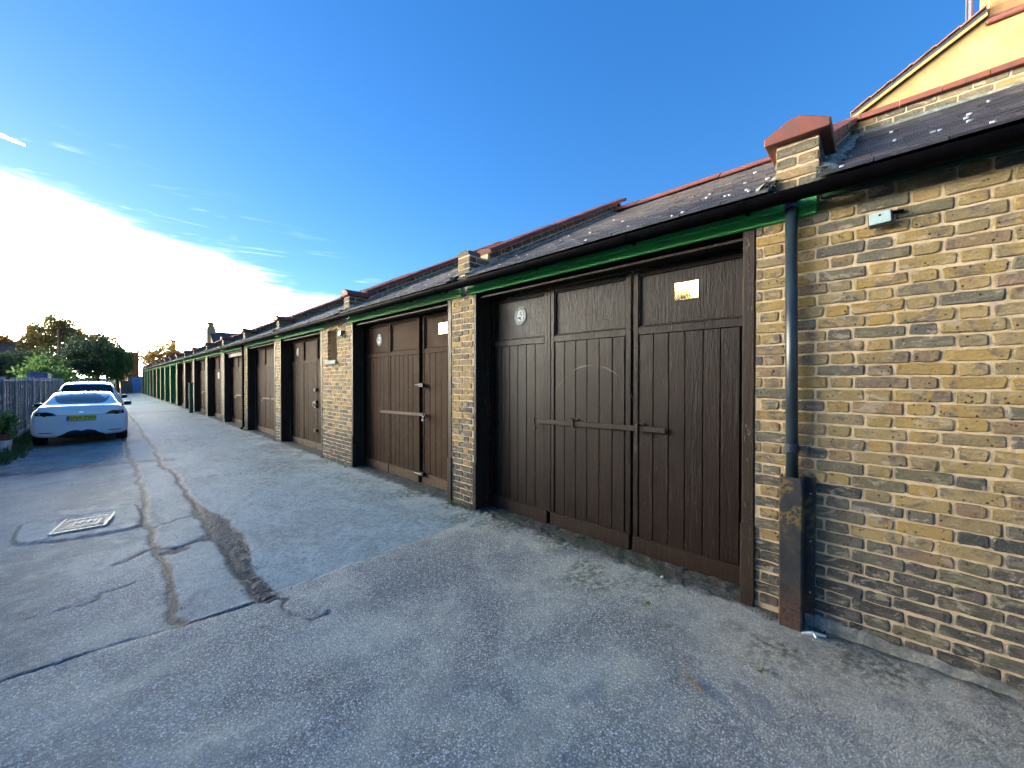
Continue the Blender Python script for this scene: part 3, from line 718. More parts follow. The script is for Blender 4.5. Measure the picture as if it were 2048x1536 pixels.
def leaf(g, y0, y1, zb, x, bounds, mat, kick, planks, swing=0., hinge=None, zt=2.50):
    """one framed and boarded door leaf; planks: 'each' builds every board as its own sub-part, else joined"""
    zr, zp = 1.985, 2.455                       # panel recess
    sl, sr = .045, .05
    M = None
    if swing:
        hy = y0 if hinge == 'near' else y1
        M = Matrix.Translation((x, hy, 0)) @ Matrix.Rotation(swing, 4, 'Z') @ Matrix.Translation((-x, -hy, 0))
    c = MB()
    c.cbox(x, x+.045, y0, y0+sr, zb+.17, zt, .003, M=M); c.cbox(x, x+.045, y1-sl, y1, zb+.17, zt, .003, M=M)
    c.cbox(x+.001, x+.044, y0+sr, y1-sl, zp, zt-.001, .003, M=M); c.cbox(x+.001, x+.044, y0+sr, y1-sl, zr-.066, zr, .003, M=M)
    c.box(*(x+.03, x+.05, y0+.01, y1-.01, zb+.02, zr)) if M is None else c.cbox(x+.03, x+.05, y0+.01, y1-.01, zb+.02, zr, .002, M=M)
    lf = c.build('door_leaf', mat, g)
    c = MB(); c.cbox(x+.032, x+.042, y0+sr-.004, y1-sl+.004, zr-.004, zp+.004, .001, M=M); c.build('panel', mat, lf)
    c = MB(); w = .016
    for (a, b2, e, f2) in ((y0+sr, y1-sl, zp-w, zp), (y0+sr, y1-sl, zr, zr+w), (y0+sr, y0+sr+w, zr+w, zp-w), (y1-sl-w, y1-sl, zr+w, zp-w)):
        c.cbox(x+.012, x+.0318, a, b2, e, f2, .006, M=M)
    c.build('panel_moulding', mat, lf)
    joined = MB(); bb = bounds
    for a, b2 in zip(bb[:-1], bb[1:]):
        dx = random.uniform(-.002, .002); gp = random.uniform(.0025, .0045) if planks == 'each' else random.uniform(.007, .011)
        cc = joined if planks != 'each' else MB()
        cc.cbox(x+.007+dx, x+.03, a+gp/2, b2-gp/2, zb+.155, zr-.067, .0045 if planks == 'each' else .006, M=M)
        if planks == 'each': cc.build('plank', mat, lf)
    if planks != 'each': joined.build('planking', mat, lf)
    c = MB(); c.cbox(x-.014, x+.03, y0+.003, y1-.003, zb+.02, zb+.168, .006, M=M); c.build('kickboard', kick, lf)
    return lf
def door_frame(g, y0, y1, mat, low=True, depth=.20):
    """timber jamb posts and head in the brick opening"""
    for a, b2, e in ((y0, y0+.075, 1), (y1-.05, y1, -1)):
        c = MB(); c.cbox(D-.006, D+depth, a, b2, -.07, 2.546, .006); jb = c.build('jamb', mat, g)
        c = MB(); aa, ab = (b2, b2+.022) if e > 0 else (a-.022, a); c.cbox(D+depth-.045, D+depth-.004, aa, ab, -.06, 2.50, .003); c.build('door_stop', mat, jb)
        if low:
            c = MB(); c.cbox(D-.02, D+.07, a-.006, b2+.006, -.075, .52, .005); c.build('jamb_foot', mat, jb)
    c = MB(); c.cbox(D+.10, D+depth+.05, y0+.07, y1-.045, 2.508, 2.60, .005); hd = c.build('door_head', mat, g)
    c = MB(); c.cbox(D+.055, D+.105, y0+.07, y1-.045, 2.500, 2.522, .004); c.build('head_bead', mat, hd)
def back_walls(g, y0, y1):
    c = MB(); c.box(D+.5, 2*XR-D, y0, y0+.05, -.1, 2.6); c.box(2*XR-D-.2, 2*XR-D, y0, y1, -.1, 2.75); c.build('inner_wall', 'brickwork_far', g)

X1 = D+.23
Z0 = -.065
def plaque(lf, yc, zc, x, w=.19, h=.145, words=('Great Thames', 'Estate', 'UNIT 31')):
    c = MB(); c.cbox(x-.004, x, yc-w/2, yc+w/2, zc-h/2, zc+h/2, .001); pl = c.build('brass_plaque', 'brass', lf)
    if words:
        for txt, dz, sz in ((words[0], .042, .024), (words[1], .012, .022), (words[2], -.048, .026)):
            me = text_mesh(txt, sz, 'plaque_ink')
            M = Matrix.Translation((x-.0052, yc, zc+dz)) @ Matrix(((0,0,-1,0),(-1,0,0,0),(0,1,0,0),(0,0,0,1)))
            inst('lettering', me, pl, M)
    c = MB()
    for sy in (-1, 1): c.tube([(x-.006, yc+sy*(w/2-.012), zc+h/2-.012), (x-.003, yc+sy*(w/2-.012), zc+h/2-.012)], .004, 8)
    c.build('screw', 'steel_dark', pl)
def medallion(lf, yc, zc, x, ry=.092, rzz=.105):
    c = MB(); n = 32; pts = [(yc+ry*math.cos(2*PI*k/n), zc+rzz*math.sin(2*PI*k/n)) for k in range(n)]; c.prism(pts, 'x', x-.006, x); md = c.build('medallion', 'medal', lf)
    c = MB()          # raised rim and a worn wreath-like relief
    for rr, tk in ((.94, .006), (.62, .004)):
        p = [(x-.007, yc+ry*rr*math.cos(2*PI*k/n), zc+rzz*rr*math.sin(2*PI*k/n)) for k in range(n+1)]; c.tube(p, tk*.5, 6, cap=False)
    for k in range(40):
        a = 2*PI*k/40; c.tube([(x-.007, yc+ry*.70*math.cos(a), zc+rzz*.70*math.sin(a)), (x-.008, yc+ry*.84*math.cos(a+.05), zc+rzz*.84*math.sin(a+.05))], .0022, 5)
    for k in range(9):
        a = random.uniform(0, 2*PI); q = random.uniform(.05, .42); L = .007
        c.tube([(x-.006, yc+ry*q*math.cos(a), zc+rzz*q*math.sin(a)-L), (x-.009, yc+ry*q*math.cos(a), zc+rzz*q*math.sin(a)), (x-.006, yc+ry*q*math.cos(a)+L, zc+rzz*q*math.sin(a)+L)], [.002, .006, .002], 7)
    c.build('relief', 'medal_relief', md)
def padlock(par, x, y, z, s=1., mat='steel'):
    c = MB(); c.cbox(x-.012*s, x+.012*s, y-.021*s, y+.021*s, z-.05*s, z-.012*s, .004*s)
    c.tube([(x, y-.013*s, z-.014*s), (x, y-.013*s, z+.012*s), (x, y-.007*s, z+.021*s), (x, y+.007*s, z+.021*s), (x, y+.013*s, z+.012*s), (x, y+.013*s, z-.014*s)], .0045*s, 8)
    return c.build('padlock', mat, par)
def lockbar(g, x, ya, za, yb, zb2, mat, lock_at, brackets, lockmat='steel'):
    """flat bar laid across the leaves from (ya,za) to (yb,zb2)"""
    d = Vector((0, yb-ya, zb2-za)); L = d.length; ang = math.atan2(zb2-za, yb-ya)
    M = Matrix.Translation((x, ya, za)) @ Matrix.Rotation(ang, 4, 'X')
    c = MB(); c.cbox(-.034, -.022, 0, L, -.024, .024, .002, M=M); bar = c.build('locking_bar', mat, g)
    for t in brackets:
        p = Vector((x, ya, za))+d*t; c = MB()
        c.cbox(p.x-.050, p.x-.036, p.y-.013, p.y+.013, p.z-.045, p.z+.045, .003); c.cbox(p.x-.046, p.x+.006, p.y-.012, p.y+.012, p.z+.03, p.z+.044, .003)
        c.cbox(p.x-.014, p.x+.004, p.y-.05, p.y+.05, p.z+.034, p.z+.052, .004, jit=.003); c.build('bracket', mat, bar)
    c = MB(); p = Vector((x, ya, za))+d*lock_at
    c.cbox(p.x-.045, p.x-.02, p.y-.006, p.y+.006, p.z-.03, p.z+.03, .002); c.tube([(p.x-.03, p.y-.012, p.z-.02), (p.x-.05, p.y-.012, p.z-.03), (p.x-.03, p.y-.012, p.z-.045)], .004, 6); c.build('hasp', 'steel_dark', bar)
    padlock(bar, p.x-.045, p.y-.010, p.z-.045, 1., lockmat)

# ---- the end building (bare brick wall, drainpipe)
GR = 'brick lock-up garages standing in one row'
ORIGIN = Vector((D, -2.6, 0))
g0 = empty('garage', ORIGIN, 'yellow brick end unit with drainpipe and no door, nearest the camera', 'garage', GR)
ye, yw = -2.6, .646
c = MB(); c.box(D+.004, D+.23, ye, yw-.002, -.25, 2.70)
wall0 = c.build('brick_wall', 'mortar', g0)
lay(wall0, ye, yw, -.005, 2.64, keep=lambda y: y > -.60, ph=.072)
c = MB(); vs = []; n = 60                                   # rendered plinth, uneven top
for i in range(n+1):
    y = ye+(.36-ye)*i/n; zt = .030+.022*math.sin(y*3.)+random.uniform(-.012, .012)-.03*max(0, y)
    vs += [(D-.022-random.uniform(0, .006), y, -.12), (D-.020-random.uniform(0, .005), y, zt-.012), (D+.002, y, zt)]
c.add(vs, [(i*3+j, i*3+j+1, i*3+j+4, i*3+j+3) for i in range(n) for j in range(2)]); c.build('plinth', 'plinth_cement', wall0, smooth=True)
gutter(g0, ye, .60); fascia(g0, ye, .30, 'fascia_dark', 2.632)
XB = 5.95
roof(g0, ye+.2, .42-.115, XB, True, 34, ridge=False)
parapet(g0, .42, XB+.1, 1, True, gable=False)
# rear parapet of the end unit: two courses and a run of copings
c = MB(); zb = rz(XB); c.box(XB+.005, XB+.23, ye, .42+.11, 2.0, zb+.19); rp = c.build('rear_parapet', 'mortar', g0)
for row in range(2):
    y = .42-(.1 if row else 0)
    while y > ye:
        L = ST; inst('brick', BM[random.choice(['brick_grey', 'brick_yellow', 'brick_grey']), 's', random.randrange(7)], rp, Matrix.Translation((XB, y-L/2, zb+.045+CO*(row+.5)))); y -= L+JT
y = .53
while y > ye:
    inst('coping_tile', random.choice(COP), rp, Matrix.Translation((XB+.11, y-.155, zb+.19+.032)) @ Matrix.Rotation(PI/2, 4, 'Z')); y -= .309
c = MB(); n = 40; vs = []
for i in range(n+1):
    y = ye+(.30-ye)*i/n; w = .06+random.uniform(-.012, .012)
    vs += [(XB-w-.03, y, rz(XB-w-.03)+.022), (XB-.02, y, zb+.035+random.uniform(0, .012)), (XB+.01, y, zb+.06+random.uniform(-.006, .008))]
c.add(vs, [(i*3+j, i*3+j+1, i*3+j+4, i*3+j+3)[::-1] for i in range(n) for j in range(2)]); c.build('cement_fillet', 'cement_fillet', rp, smooth=True)
# drainpipe with its steel guard
c = MB(); px_, py_ = D-.062, .432
c.tube([(px_, py_+.008, 2.70), (px_, py_, 1.6), (px_, py_-.006, .86)], .0335, 20); dp = c.build('drainpipe', 'pipe_plastic', g0, smooth=True)
c = MB()
for z in (2.655, 2.63, 2.60): c.tube([(px_, py_+.008, z), (px_, py_+.008, z+.018)], .0365, 20)
c.build('pipe_collar', 'pipe_grey', dp)
c = MB()
for z in (1.06,): c.tube([(px_, py_-.004, z), (px_, py_-.004, z+.05)], .038, 20); c.box(px_-.01, D, py_-.09, py_-.03, z+.012, z+.034)
c.build('pipe_clip', 'pipe_plastic', dp)
gu = MB()
gu.prism([(D-.125, .372), (D-.125, .478), (D-.118, .484), (D-.02, .484), (D-.02, .478), (D-.117, .476), (D-.117, .374), (D-.02, .372), (D-.02, .364), (D-.118, .364)], 'z', -.045, .905)
gd = gu.build('pipe_guard', 'guard_rust', g0)
c = MB(); c.cbox(D-.020, D-.008, .310, .372, -.03, .90, .003); c.build('guard_flange', 'guard_rust', gd)
c = MB()
for z in (.18, .5, .80): c.tube([(D-.026, .335, z), (D-.019, .335, z)], .006, 8)
c.build('bolt', 'steel', gd)

# ---- garage 1, the big brown door
ORIGIN = Vector((D, .646, 0))
g1 = empty('garage', ORIGIN, 'garage with wide dark brown three-leaf door, round white medallion and brass plaque', 'garage', GR)
c = MB(); c.box(D+.004, D+.23, 3.594, 4.02, -.25, 2.70); pier = c.build('brick_pier', 'mortar', g1)
lay(pier, 3.594, 4.02, -.06, 2.60, ph=.03)
gutter(g1, .602, 3.97); fascia(g1, .31, 3.66, 'fascia_green')
door_frame(g1, .648, 3.592, 'frame_brown', True)
roof(g1, .42+.115, 3.78-.115, XR, True, 26); parapet(g1, 3.78, XR, 1, False); back_walls(g1, .646, 4.02)
l1 = leaf(g1, 2.636, 3.545, Z0, X1, [2.686, 2.821, 2.951, 3.084, 3.217, 3.355, 3.476], 'door_brown', 'kick_brown', 'each')
l2 = leaf(g1, 1.676, 2.597, Z0, X1, [1.739, 1.867, 2.007, 2.145, 2.279, 2.418, 2.542], 'door_brown', 'kick_brown', 'each')
l3 = leaf(g1, .722, 1.650, Z0, X1, [.793, .93, 1.058, 1.2, 1.334, 1.469, 1.6], 'door_brown', 'kick_brown', 'each')
c = MB(); c.cbox(X1-.004, X1+.03, 2.599, 2.634, Z0+.16, 2.495, .003); c.build('meeting_strip', 'door_brown', l2)
plaque(l3, 1.197, 2.256, X1+.030); medallion(l1, 3.062, 2.257, X1+.030)
arc = MB(); vs_ = []                                    # worn arc scraped into the paint
for k in range(25):
    a_ = R(168)-R(140)*k/24; yy, zz = 2.10+.46*math.cos(a_), 1.22+.44*math.sin(a_); w_ = (.004+.004*math.sin(k*.9))*(1 if 1 < k < 20 else .4)
    vs_ += [(X1+.0035, yy, zz-w_), (X1+.0032, yy, zz+w_)]
arc.add(vs_, [(2*k, 2*k+1, 2*k+3, 2*k+2) for k in range(24) if k % 7 != 5]); arc.build('worn_arc', 'paint_scrape', l2)
lockbar(g1, X1, 2.815, 1.065, 1.345, 1.085, 'frame_brown', .012, (.36, .83), 'steel_dark')

# ---- garage 2, brown door toned tan for sky sheen, standing slightly ajar, side window
ORIGIN = Vector((D, 4.02, 0))
g2 = empty('garage', ORIGIN, 'garage with tan-sheened three-leaf door ajar and small slit window beside it', 'garage', GR)
WY0, WY1, WZ0, WZ1 = 7.60, 8.03, 1.90, 2.50
c = MB()
for (a, b2, z0, z1) in ((6.95, WY0, -.25, 2.70), (WY1, 8.33, -.25, 2.70), (WY0, WY1, -.25, WZ0), (WY0, WY1, WZ1, 2.70)): c.box(D+.004, D+.23, a, b2, z0, z1)
wl = c.build('brick_wall', 'mortar', g2)
lay(wl, 6.95, 8.33, -.06, 2.60, holes=((WY0, WY1, WZ0, WZ1),), ph=.02)
c = MB(); c.box(D+.17, D+.19, WY0-.02, WY1+.02, WZ0-.02, WZ1+.02); wn = c.build('window', 'gutter_black', g2)
c = MB(); c.cbox(D-.05, D+.16, WY0-.04, WY1+.05, WZ0-.075, WZ0-.005, .008, jit=.003); c.build('window_sill', 'concrete', wn)
gutter(g2, 3.972, 8.29); fascia(g2, 3.80, 7.05, 'fascia_pale')
door_frame(g2, 4.022, 6.948, 'frame_brown', True)
roof(g2, 3.78+.115, 7.16-.115, XR, False, 14); parapet(g2, 7.16, XR, 1, True); back_walls(g2, 4.02, 8.33)
def bnds(a, b2, n=6): return [a+.05+(b2-.045-a-.05)*i/n for i in range(n+1)]
leaf(g2, 6.05, 6.90, Z0, X1, bnds(6.05, 6.90), 'door_tan_sheen', 'kick_tan', 'each')
m2 = leaf(g2, 5.13, 6.04, Z0, X1, bnds(5.13, 6.04), 'door_tan_sheen', 'kick_tan', 'each')
r2_ = leaf(g2, 4.10, 5.09, Z0, X1, bnds(4.10, 5.09), 'door_tan_sheen', 'kick_tan', 'each', swing=-.035, hinge='near')
plaque(r2_, 4.52, 2.25, X1+.004, .20, .15, None)
c = MB(); c.box(X1-.002, X1+.004, 4.13, 4.24, 1.70, 1.90); nt_ = c.build('paper_notice', 'paper_white', r2_)
c = MB(); c.box(X1-.0035, X1-.001, 4.14, 4.23, 1.715, 1.82, 0); c.build('notice_print', 'paper_blue', nt_)
c = MB(); c.box(X1-.0035, X1-.001, 4.145, 4.225, 1.845, 1.885, 0); c.build('notice_heading', 'paper_red', nt_)
medallion([o for o in g2.children if o.name.startswith('door_leaf')][0], 6.42, 2.22, X1+.030)
lockbar(g2, X1, 6.32, .98, 4.93, 1.0, 'kick_tan', .97, (.0,), 'steel')
for z in (1.44, .10):
    c = MB(); c.cbox(X1-.04, X1+.01, 4.98, 5.10, z-.03, z+.03, .006); c.tube([(X1-.035, 5.02, z), (X1-.035, 5.19, z)], .012, 8); c.build('door_bolt', 'steel_dark', m2)

# ---- the rest of the row
def plain_garage(y0, yo1, y1, yp, label, mat, kick, fmat, bricks, zt=2.50, extras=None, frame='frame_brown', cap=True):
    global ORIGIN
    ORIGIN = Vector((D, y0, 0)); g = empty('garage', ORIGIN, label, 'garage', GR)
    c = MB(); c.box(D+(.004 if bricks else 0), D+.23, yo1, y1, -.25, 2.70); p = c.build('brick_pier', 'mortar' if bricks else 'brickwork_far', g)
    if bricks: lay(p, yo1, y1, -.06, 2.60, far=True)
    gutter(g, y0-.04, y1-.042); fascia(g, y0-.15, y1-.16, fmat)
    door_frame(g, y0+.002, yo1-.002, frame, False)
    roof(g, plain_garage.prev+.115, yp-.115, XR, False, 5); parapet(g, yp, XR, 0, cap); plain_garage.prev = yp; back_walls(g, y0, y1)
    w = (yo1-y0-.13)/3; a = y0+.075
    ls = []
    for k in range(3): ls.append(leaf(g, a+k*w+.006, a+(k+1)*w-.006, Z0, X1, bnds(a+k*w+.006, a+(k+1)*w-.006), mat, kick, 'joined', zt=zt))
    if extras: extras(g, ls, a, w)
    return g
plain_garage.prev = 7.16
def ex3(g, ls, a, w):
    medallion(ls[2], a+2.5*w, 2.22, X1+.030); yy = a+w
    for z, k in ((1.30, 0), (1.02, 1), (.93, 0), (.38, 0)):
        c = MB(); c.cbox(X1-.05, X1+.008, yy-.06, yy+.06, z-.035, z+.035, .008); lk = c.build('lock', 'steel_dark', g)
        if k: padlock(lk, X1-.05, yy+.06, z-.02, 1.2)
plain_garage(8.33, 11.09, 11.50, 11.29, 'tan garage with round medallion and dark locks, third door from the drainpipe', 'door_tan_sheen', 'kick_tan', 'fascia_pale', True, extras=ex3)
def bar_ex(g, ls, a, w): lockbar(g, X1, a+2.2*w, .98, a+.3*w, 1.0, 'lichen_white' if random.random() < .3 else 'kick_tan', .02, (.5,), 'steel')
plain_garage(11.50, 14.43, 14.98, 14.80, 'tan garage with locking bar, before the black downpipe', 'door_tan_sheen', 'kick_tan', 'fascia_pale', True, extras=bar_ex)
c = MB(); c.tube([(D-.07, 14.72, 2.70), (D-.05, 14.72, 2.4), (D-.05, 14.72, .05), (D-.12, 14.72, -.03)], .034, 12); c.build('drainpipe', 'gutter_black', bpy.data.objects[[o.name for o in bpy.data.objects if o.name.startswith('garage')][-1]], smooth=True)
def head_ex(g, ls, a, w):
    bar_ex(g, ls, a, w); c = MB(); c.cbox(D+.12, D+.17, a, a+3*w, 2.36, 2.50, .004); c.build('head_board', 'kick_tan', g)
plain_garage(14.98, 17.84, 18.30, 18.07, 'tan garage with pale board over the door, just past the black downpipe', 'door_tan_sheen', 'kick_tan', 'fascia_pale', False, extras=head_ex)
def paper_ex(g, ls, a, w):
    c = MB(); c.box(X1-.004, X1+.005, a+1.9*w, a+2.1*w, 1.6, 1.85); c.build('paper_notice', 'paper_white', g)
plain_garage(18.30, 21.30, 21.72, 21.5, 'dull tan garage with white paper notice on the door', 'door_tan_sheen', 'kick_tan', 'fascia_pale', False, extras=paper_ex)
plain_garage(21.72, 24.95, 25.28, 25.1, 'tan garage behind the green steel post, near side', 'door_tan_sheen', 'kick_tan', 'fascia_pale', False, extras=bar_ex)
plain_garage(25.28, 28.1, 28.5, 28.3, 'tan garage just beyond the green steel post', 'door_tan_sheen', 'kick_tan', 'fascia_pale', False)
plain_garage(28.5, 31.55, 31.95, 31.75, 'last brown garage before the green doors', 'door_tan_sheen', 'kick_tan', 'fascia_pale', False)
words = ['first', 'second', 'third', 'fourth', 'fifth', 'sixth', 'seventh', 'eighth', 'last and farthest']
ys = [31.95, 35.45, 38.85, 42.2, 45.6, 49.2, 52.8, 56.4, 60.2, 64.2]
for k in range(9):
    plain_garage(ys[k], ys[k+1]-.42, ys[k+1], ys[k+1]-.2, 'green-doored garage, %s of the green doors counting from the brown ones' % words[k], 'door_green', 'door_green', 'fascia_pale', False, frame='door_green')
# ---------------------------------------------------------------- small things on the walls
def wall_light(y0, y1, z0, z1, label, small=False):
    global ORIGIN
    ORIGIN = Vector((D, (y0+y1)/2, (z0+z1)/2)); t = empty('wall_light', ORIGIN, label, 'wall lamp')
    M = Matrix.Translation(ORIGIN) @ Matrix.Rotation(.12, 4, 'Y') @ Matrix.Rotation(-.05, 4, 'X') @ Matrix.Translation(-ORIGIN)
    xo = D-.075
    c = MB(); c.cbox(xo, xo+.045, y0, y1, z0, z1, .008, M=M); c.build('housing', 'lamp_housing', t)
    c = MB(); c.cbox(xo-.006, xo+.002, y0+.006, y1-.006, z0+.006, z1-.006, .003, M=M); ln = c.build('lens', 'lamp_lens', t)
    c = MB(); c.tube([M @ Vector((xo-.008, (y0+y1)/2, (z0+z1)/2+.012)), M @ Vector((xo-.003, (y0+y1)/2, (z0+z1)/2+.012))], .006, 10); c.build('sensor', 'gutter_black', ln)
    c = MB(); c.tube([(xo+.04, (y0+y1)/2, (z0+z1)/2), (D+.004, (y0+y1)/2, (z0+z1)/2)], .012, 10); c.cbox(D-.035, D-.015, y0-.045, y0+.004, z1-.012, z1+.006, .004); c.build('bracket', 'gutter_black', t)
wall_light(-.022, .080, 2.372, 2.452, 'small white-lensed lamp high on the brick wall right of the drainpipe')
wall_light(7.24, 7.34, 2.33, 2.42, 'little white lamp on the brick between slit window and ajar door')

# ---------------------------------------------------------------- manhole cover
flat('iron_cover', (.16, .16, .155), .6, .2, .35, 25, .002)
flat('iron_worn', (.44, .43, .40), .5, .15, .35, 30, .002)
ORIGIN = Vector((-.17, 6.65, gz(-.17)))
mh = empty('manhole_cover', ORIGIN, 'rectangular cast iron manhole cover in a pale concrete patch', 'manhole cover')
MM = Matrix.Translation(ORIGIN+Vector((0, 0, .012))) @ Matrix.Rotation(-.17, 4, 'Z') @ Matrix.Rotation(-.03, 4, 'Y')
hw, hl = .205, .285
c = MB(); c.cbox(-hw, hw, -hl, hl, -.03, .0, .004, M=MM); c.build('cover_plate', 'iron_cover', mh)
c = MB()
for a in (-1, 1):
    c.cbox(a*hw-.011, a*hw+.011, -hl-.01, hl+.01, -.02, .008, .002, M=MM); c.cbox(-hw+.012, hw-.012, a*hl-.011, a*hl+.011, -.02, .0078, .002, M=MM)
c.build('cover_frame', 'iron_worn', mh)
c = MB()
for k in range(9):
    for j in range(7):
        y = -hl+.045+k*.065; x = -hw+.04+j*.062
        if k in (1, 7): continue
        if 2 < k < 6 and 1 < j < 5: continue
        c.cbox(x-.02, x+.02, y-.012, y+.012, -.002, .006, .003, M=MM)
for y in (-hl+.11, hl-.11): c.cbox(-hw+.02, hw-.02, y-.011, y+.011, -.002, .0075, .003, M=MM)
for x in (-.085, -.03, .03, .085): c.cbox(x-.008, x+.008, -.09, .09, -.002, .0075, .003, M=MM)
c.cbox(-.08, .08, -.01, .01, -.002, .0078, .003, M=MM)
c.build('raised_pattern', 'iron_worn', mh)

# ---------------------------------------------------------------- fence
ORIGIN = Vector((-1.72, -7.1, -.17))
fence = empty('fence', ORIGIN, 'grey slatted fence between concrete posts along the left of the lane', 'fence')
fx = -1.72; py = [-7.13+1.87*k for k in range(23)]
for i, y in enumerate(py):
    zt = 1.62+random.uniform(-.03, .03)
    c = MB(); c.cbox(fx-.055, fx+.055, y-.05, y+.05, -.3, zt, .012); c.build('post', 'concrete_post', fence)
    if i == len(py)-1: break
    a, b2 = y+.055, py[i+1]-.055
    c = MB(); c.cbox(fx-.03, fx+.02, a, b2, -.22, .08, .006); c.build('gravel_board', 'concrete_post', fence)
    c = MB(); c.cbox(fx-.03, fx+.03, a, b2, 1.50, 1.535, .004)
    pn = c.build('fence_panel', 'fence_slat', fence)
    n = 15
    for k in range(n):
        z0 = .09+k*(1.40/n); c = MB(); dx = .012 if k % 2 else -.008
        m = 8; vs = []; ph = k % 2
        for j in range(m+1):
            yy = a+(b2-a)*j/m; w = .010*math.cos(j*PI+ph*PI)
            vs += [(fx+w-.004, yy, z0), (fx+w-.004, yy, z0+1.40/n-.012), (fx+w+.006, yy, z0+1.40/n-.012), (fx+w+.006, yy, z0)]
        fs = [(j*4+q, j*4+(q+1) % 4, (j+1)*4+(q+1) % 4, (j+1)*4+q) for j in range(m) for q in range(4)]
        c.add(vs, fs); c.build('slat', 'fence_slat', pn)
    c = MB()
    for q in (.02, .25, .5, .75, .98):
        yy = a+(b2-a)*q; c.cbox(fx+.018, fx+.036, yy-.022, yy+.022, .08, 1.51, .003)
    c.build('batten', 'fence_slat', pn)

# ---------------------------------------------------------------- foliage
def leafmat(name, c0, c1, tr=.35):
    def f(t, p):
        r = t.n('ShaderNodeNewGeometry').outputs['Random Per Island']
        c = t.mix(t.mr(t.noise(p, .9, 3), .35, .65), c0, c1)
        c = t.mix(t.math('MULTIPLY', r, .5), c, tuple(x*1.6 for x in c1))
        def surf(t2, b):
            tl = t2.n('ShaderNodeBsdfTranslucent', {'Color': c})
            return t2.n('ShaderNodeMixShader', {0: tr, 1: b.outputs[0], 2: tl.outputs[0]}).outputs[0]
        return {'Base Color': c, 'Roughness': .6, 'surface': surf}
    return material(name, f)
leafmat('leaf_dark', (.045, .075, .035), (.065, .095, .042))
leafmat('leaf_brown', (.19, .13, .035), (.15, .135, .045), .55)
leafmat('leaf_gold', (.34, .20, .04), (.27, .19, .05), .6)
leafmat('leaf_bright', (.08, .17, .03), (.12, .21, .045), .4)
leafmat('leaf_mid', (.06, .10, .035), (.08, .12, .04), .4)
leafmat('leaf_willow', (.085, .13, .035), (.065, .11, .03), .45)
flat('bark', (.075, .055, .04), .95, 0, .3, 20, .01)
def crown(mb, cx, cy, cz, rx, ry, rzv, n, clumps, size, droop=0., seed=0, shape=None):
    rs = np.random.RandomState(seed); cl = []
    for _ in range(clumps):
        v = rs.normal(size=3); v /= np.linalg.norm(v); q = rs.uniform(.12, 1.)**.55
        x, y, z = v[0]*q, v[1]*q, v[2]*q
        if shape == 'spire': k = 1-.75*max(0, z); x *= k; y *= k
        cl.append((cx+x*rx, cy+y*ry, cz+z*rzv, rs.uniform(.14, .30)))
    per = n//clumps
    for (x, y, z, s) in cl:
        P = np.array([x, y, z])+rs.normal(size=(per, 3))*np.array([rx, ry, rzv*(.9+droop*2)])*s*.62
        P[:, 2] -= droop*rs.uniform(0, 1.6, per)
        A = rs.normal(size=(per, 3)); A /= np.linalg.norm(A, axis=1)[:, None]; B = rs.normal(size=(per, 3)); B -= (B*A).sum(1)[:, None]*A; B /= np.linalg.norm(B, axis=1)[:, None]
        if droop: A = A*.3+np.array([0, 0, -1.]); 
        L = size*rs.uniform(.6, 1.4, per)[:, None]
        v0 = P-A*L*.5; v2 = P+A*L*.5; v1 = P+B*L*.30; v3 = P-B*L*.30
        b = len(mb.v); V = np.stack([v0, v1, v2, v3], 1).reshape(-1, 3)
        mb.v += [tuple(q) for q in V]; mb.f += [(b+4*i, b+4*i+1, b+4*i+2, b+4*i+3) for i in range(per)]; mb.m += [0]*per
    return cl
def tree(name, label, x, y, zc, rx, rzv, mat, n=4200, clumps=46, size=.30, trunk=.16, droop=0., seed=1, shape=None, group=None, cat='tree', z0=-.2):
    global ORIGIN
    ORIGIN = Vector((x, y, z0)); t = empty(name, ORIGIN, label, cat, group)
    mb = MB(); cl = crown(mb, x, y, zc, rx, rx, rzv, n, clumps, size, droop, seed, shape); mb.build('crown', mat, t)
    c = MB(); top = zc+rzv*.55; rs = random.Random(seed)
    c.tube([(x, y, z0), (x+rs.uniform(-.15, .15), y, z0+(zc-z0)*.5), (x+rs.uniform(-.2, .2), y, zc), (x, y, top)], [trunk, trunk*.8, trunk*.55, trunk*.15], 8)
    for (a, b2, d, s) in rs.sample(cl, min(12, len(cl))):
        h = z0+(zc-z0)*rs.uniform(.55, 1.05); c.tube([(x, y, h), ((x+a)/2, (y+b2)/2, (h+d)/2+.2), (a, b2, d)], [trunk*.4, trunk*.22, trunk*.06], 6)
    c.build('trunk', 'bark', t, smooth=True); return t
TG = 'trees beyond the end of the lane'
tree('tall_tree', 'tall round brown-green tree, highest at the end of the lane', -4.6, 84, 7.3, 2.9, 3.4, 'leaf_brown', 14000, 170, .25, .20, seed=3, group=TG)
tree('slim_tree', 'slim pointed brown tree left of the tallest tree', -7.0, 86, 6.6, 1.35, 3.0, 'leaf_brown', 5500, 90, .24, .12, seed=4, shape='spire', group=TG)
tree('golden_tree', 'golden autumn tree at far left above the fence', -10.4, 92, 5.6, 2.9, 2.5, 'leaf_gold', 4200, 60, .3, .15, seed=5, group=TG)
tree('broad_tree', 'broad dark tree overhanging the end of the lane', -.75, 74, 4.5, 2.9, 3.0, 'leaf_dark', 11000, 120, .27, .22, seed=6, group=TG)
tree('copper_tree', 'copper-brown tree behind the broad dark tree', -.9, 88, 6.5, 3.3, 2.3, 'leaf_gold', 6000, 90, .3, .2, seed=7, group=TG)
tree('willow_tree', 'pale green weeping willow right of the broad dark tree', 1.15, 72, 4.2, 1.35, 1.7, 'leaf_willow', 3600, 40, .34, .16, droop=.9, seed=8, group=TG)
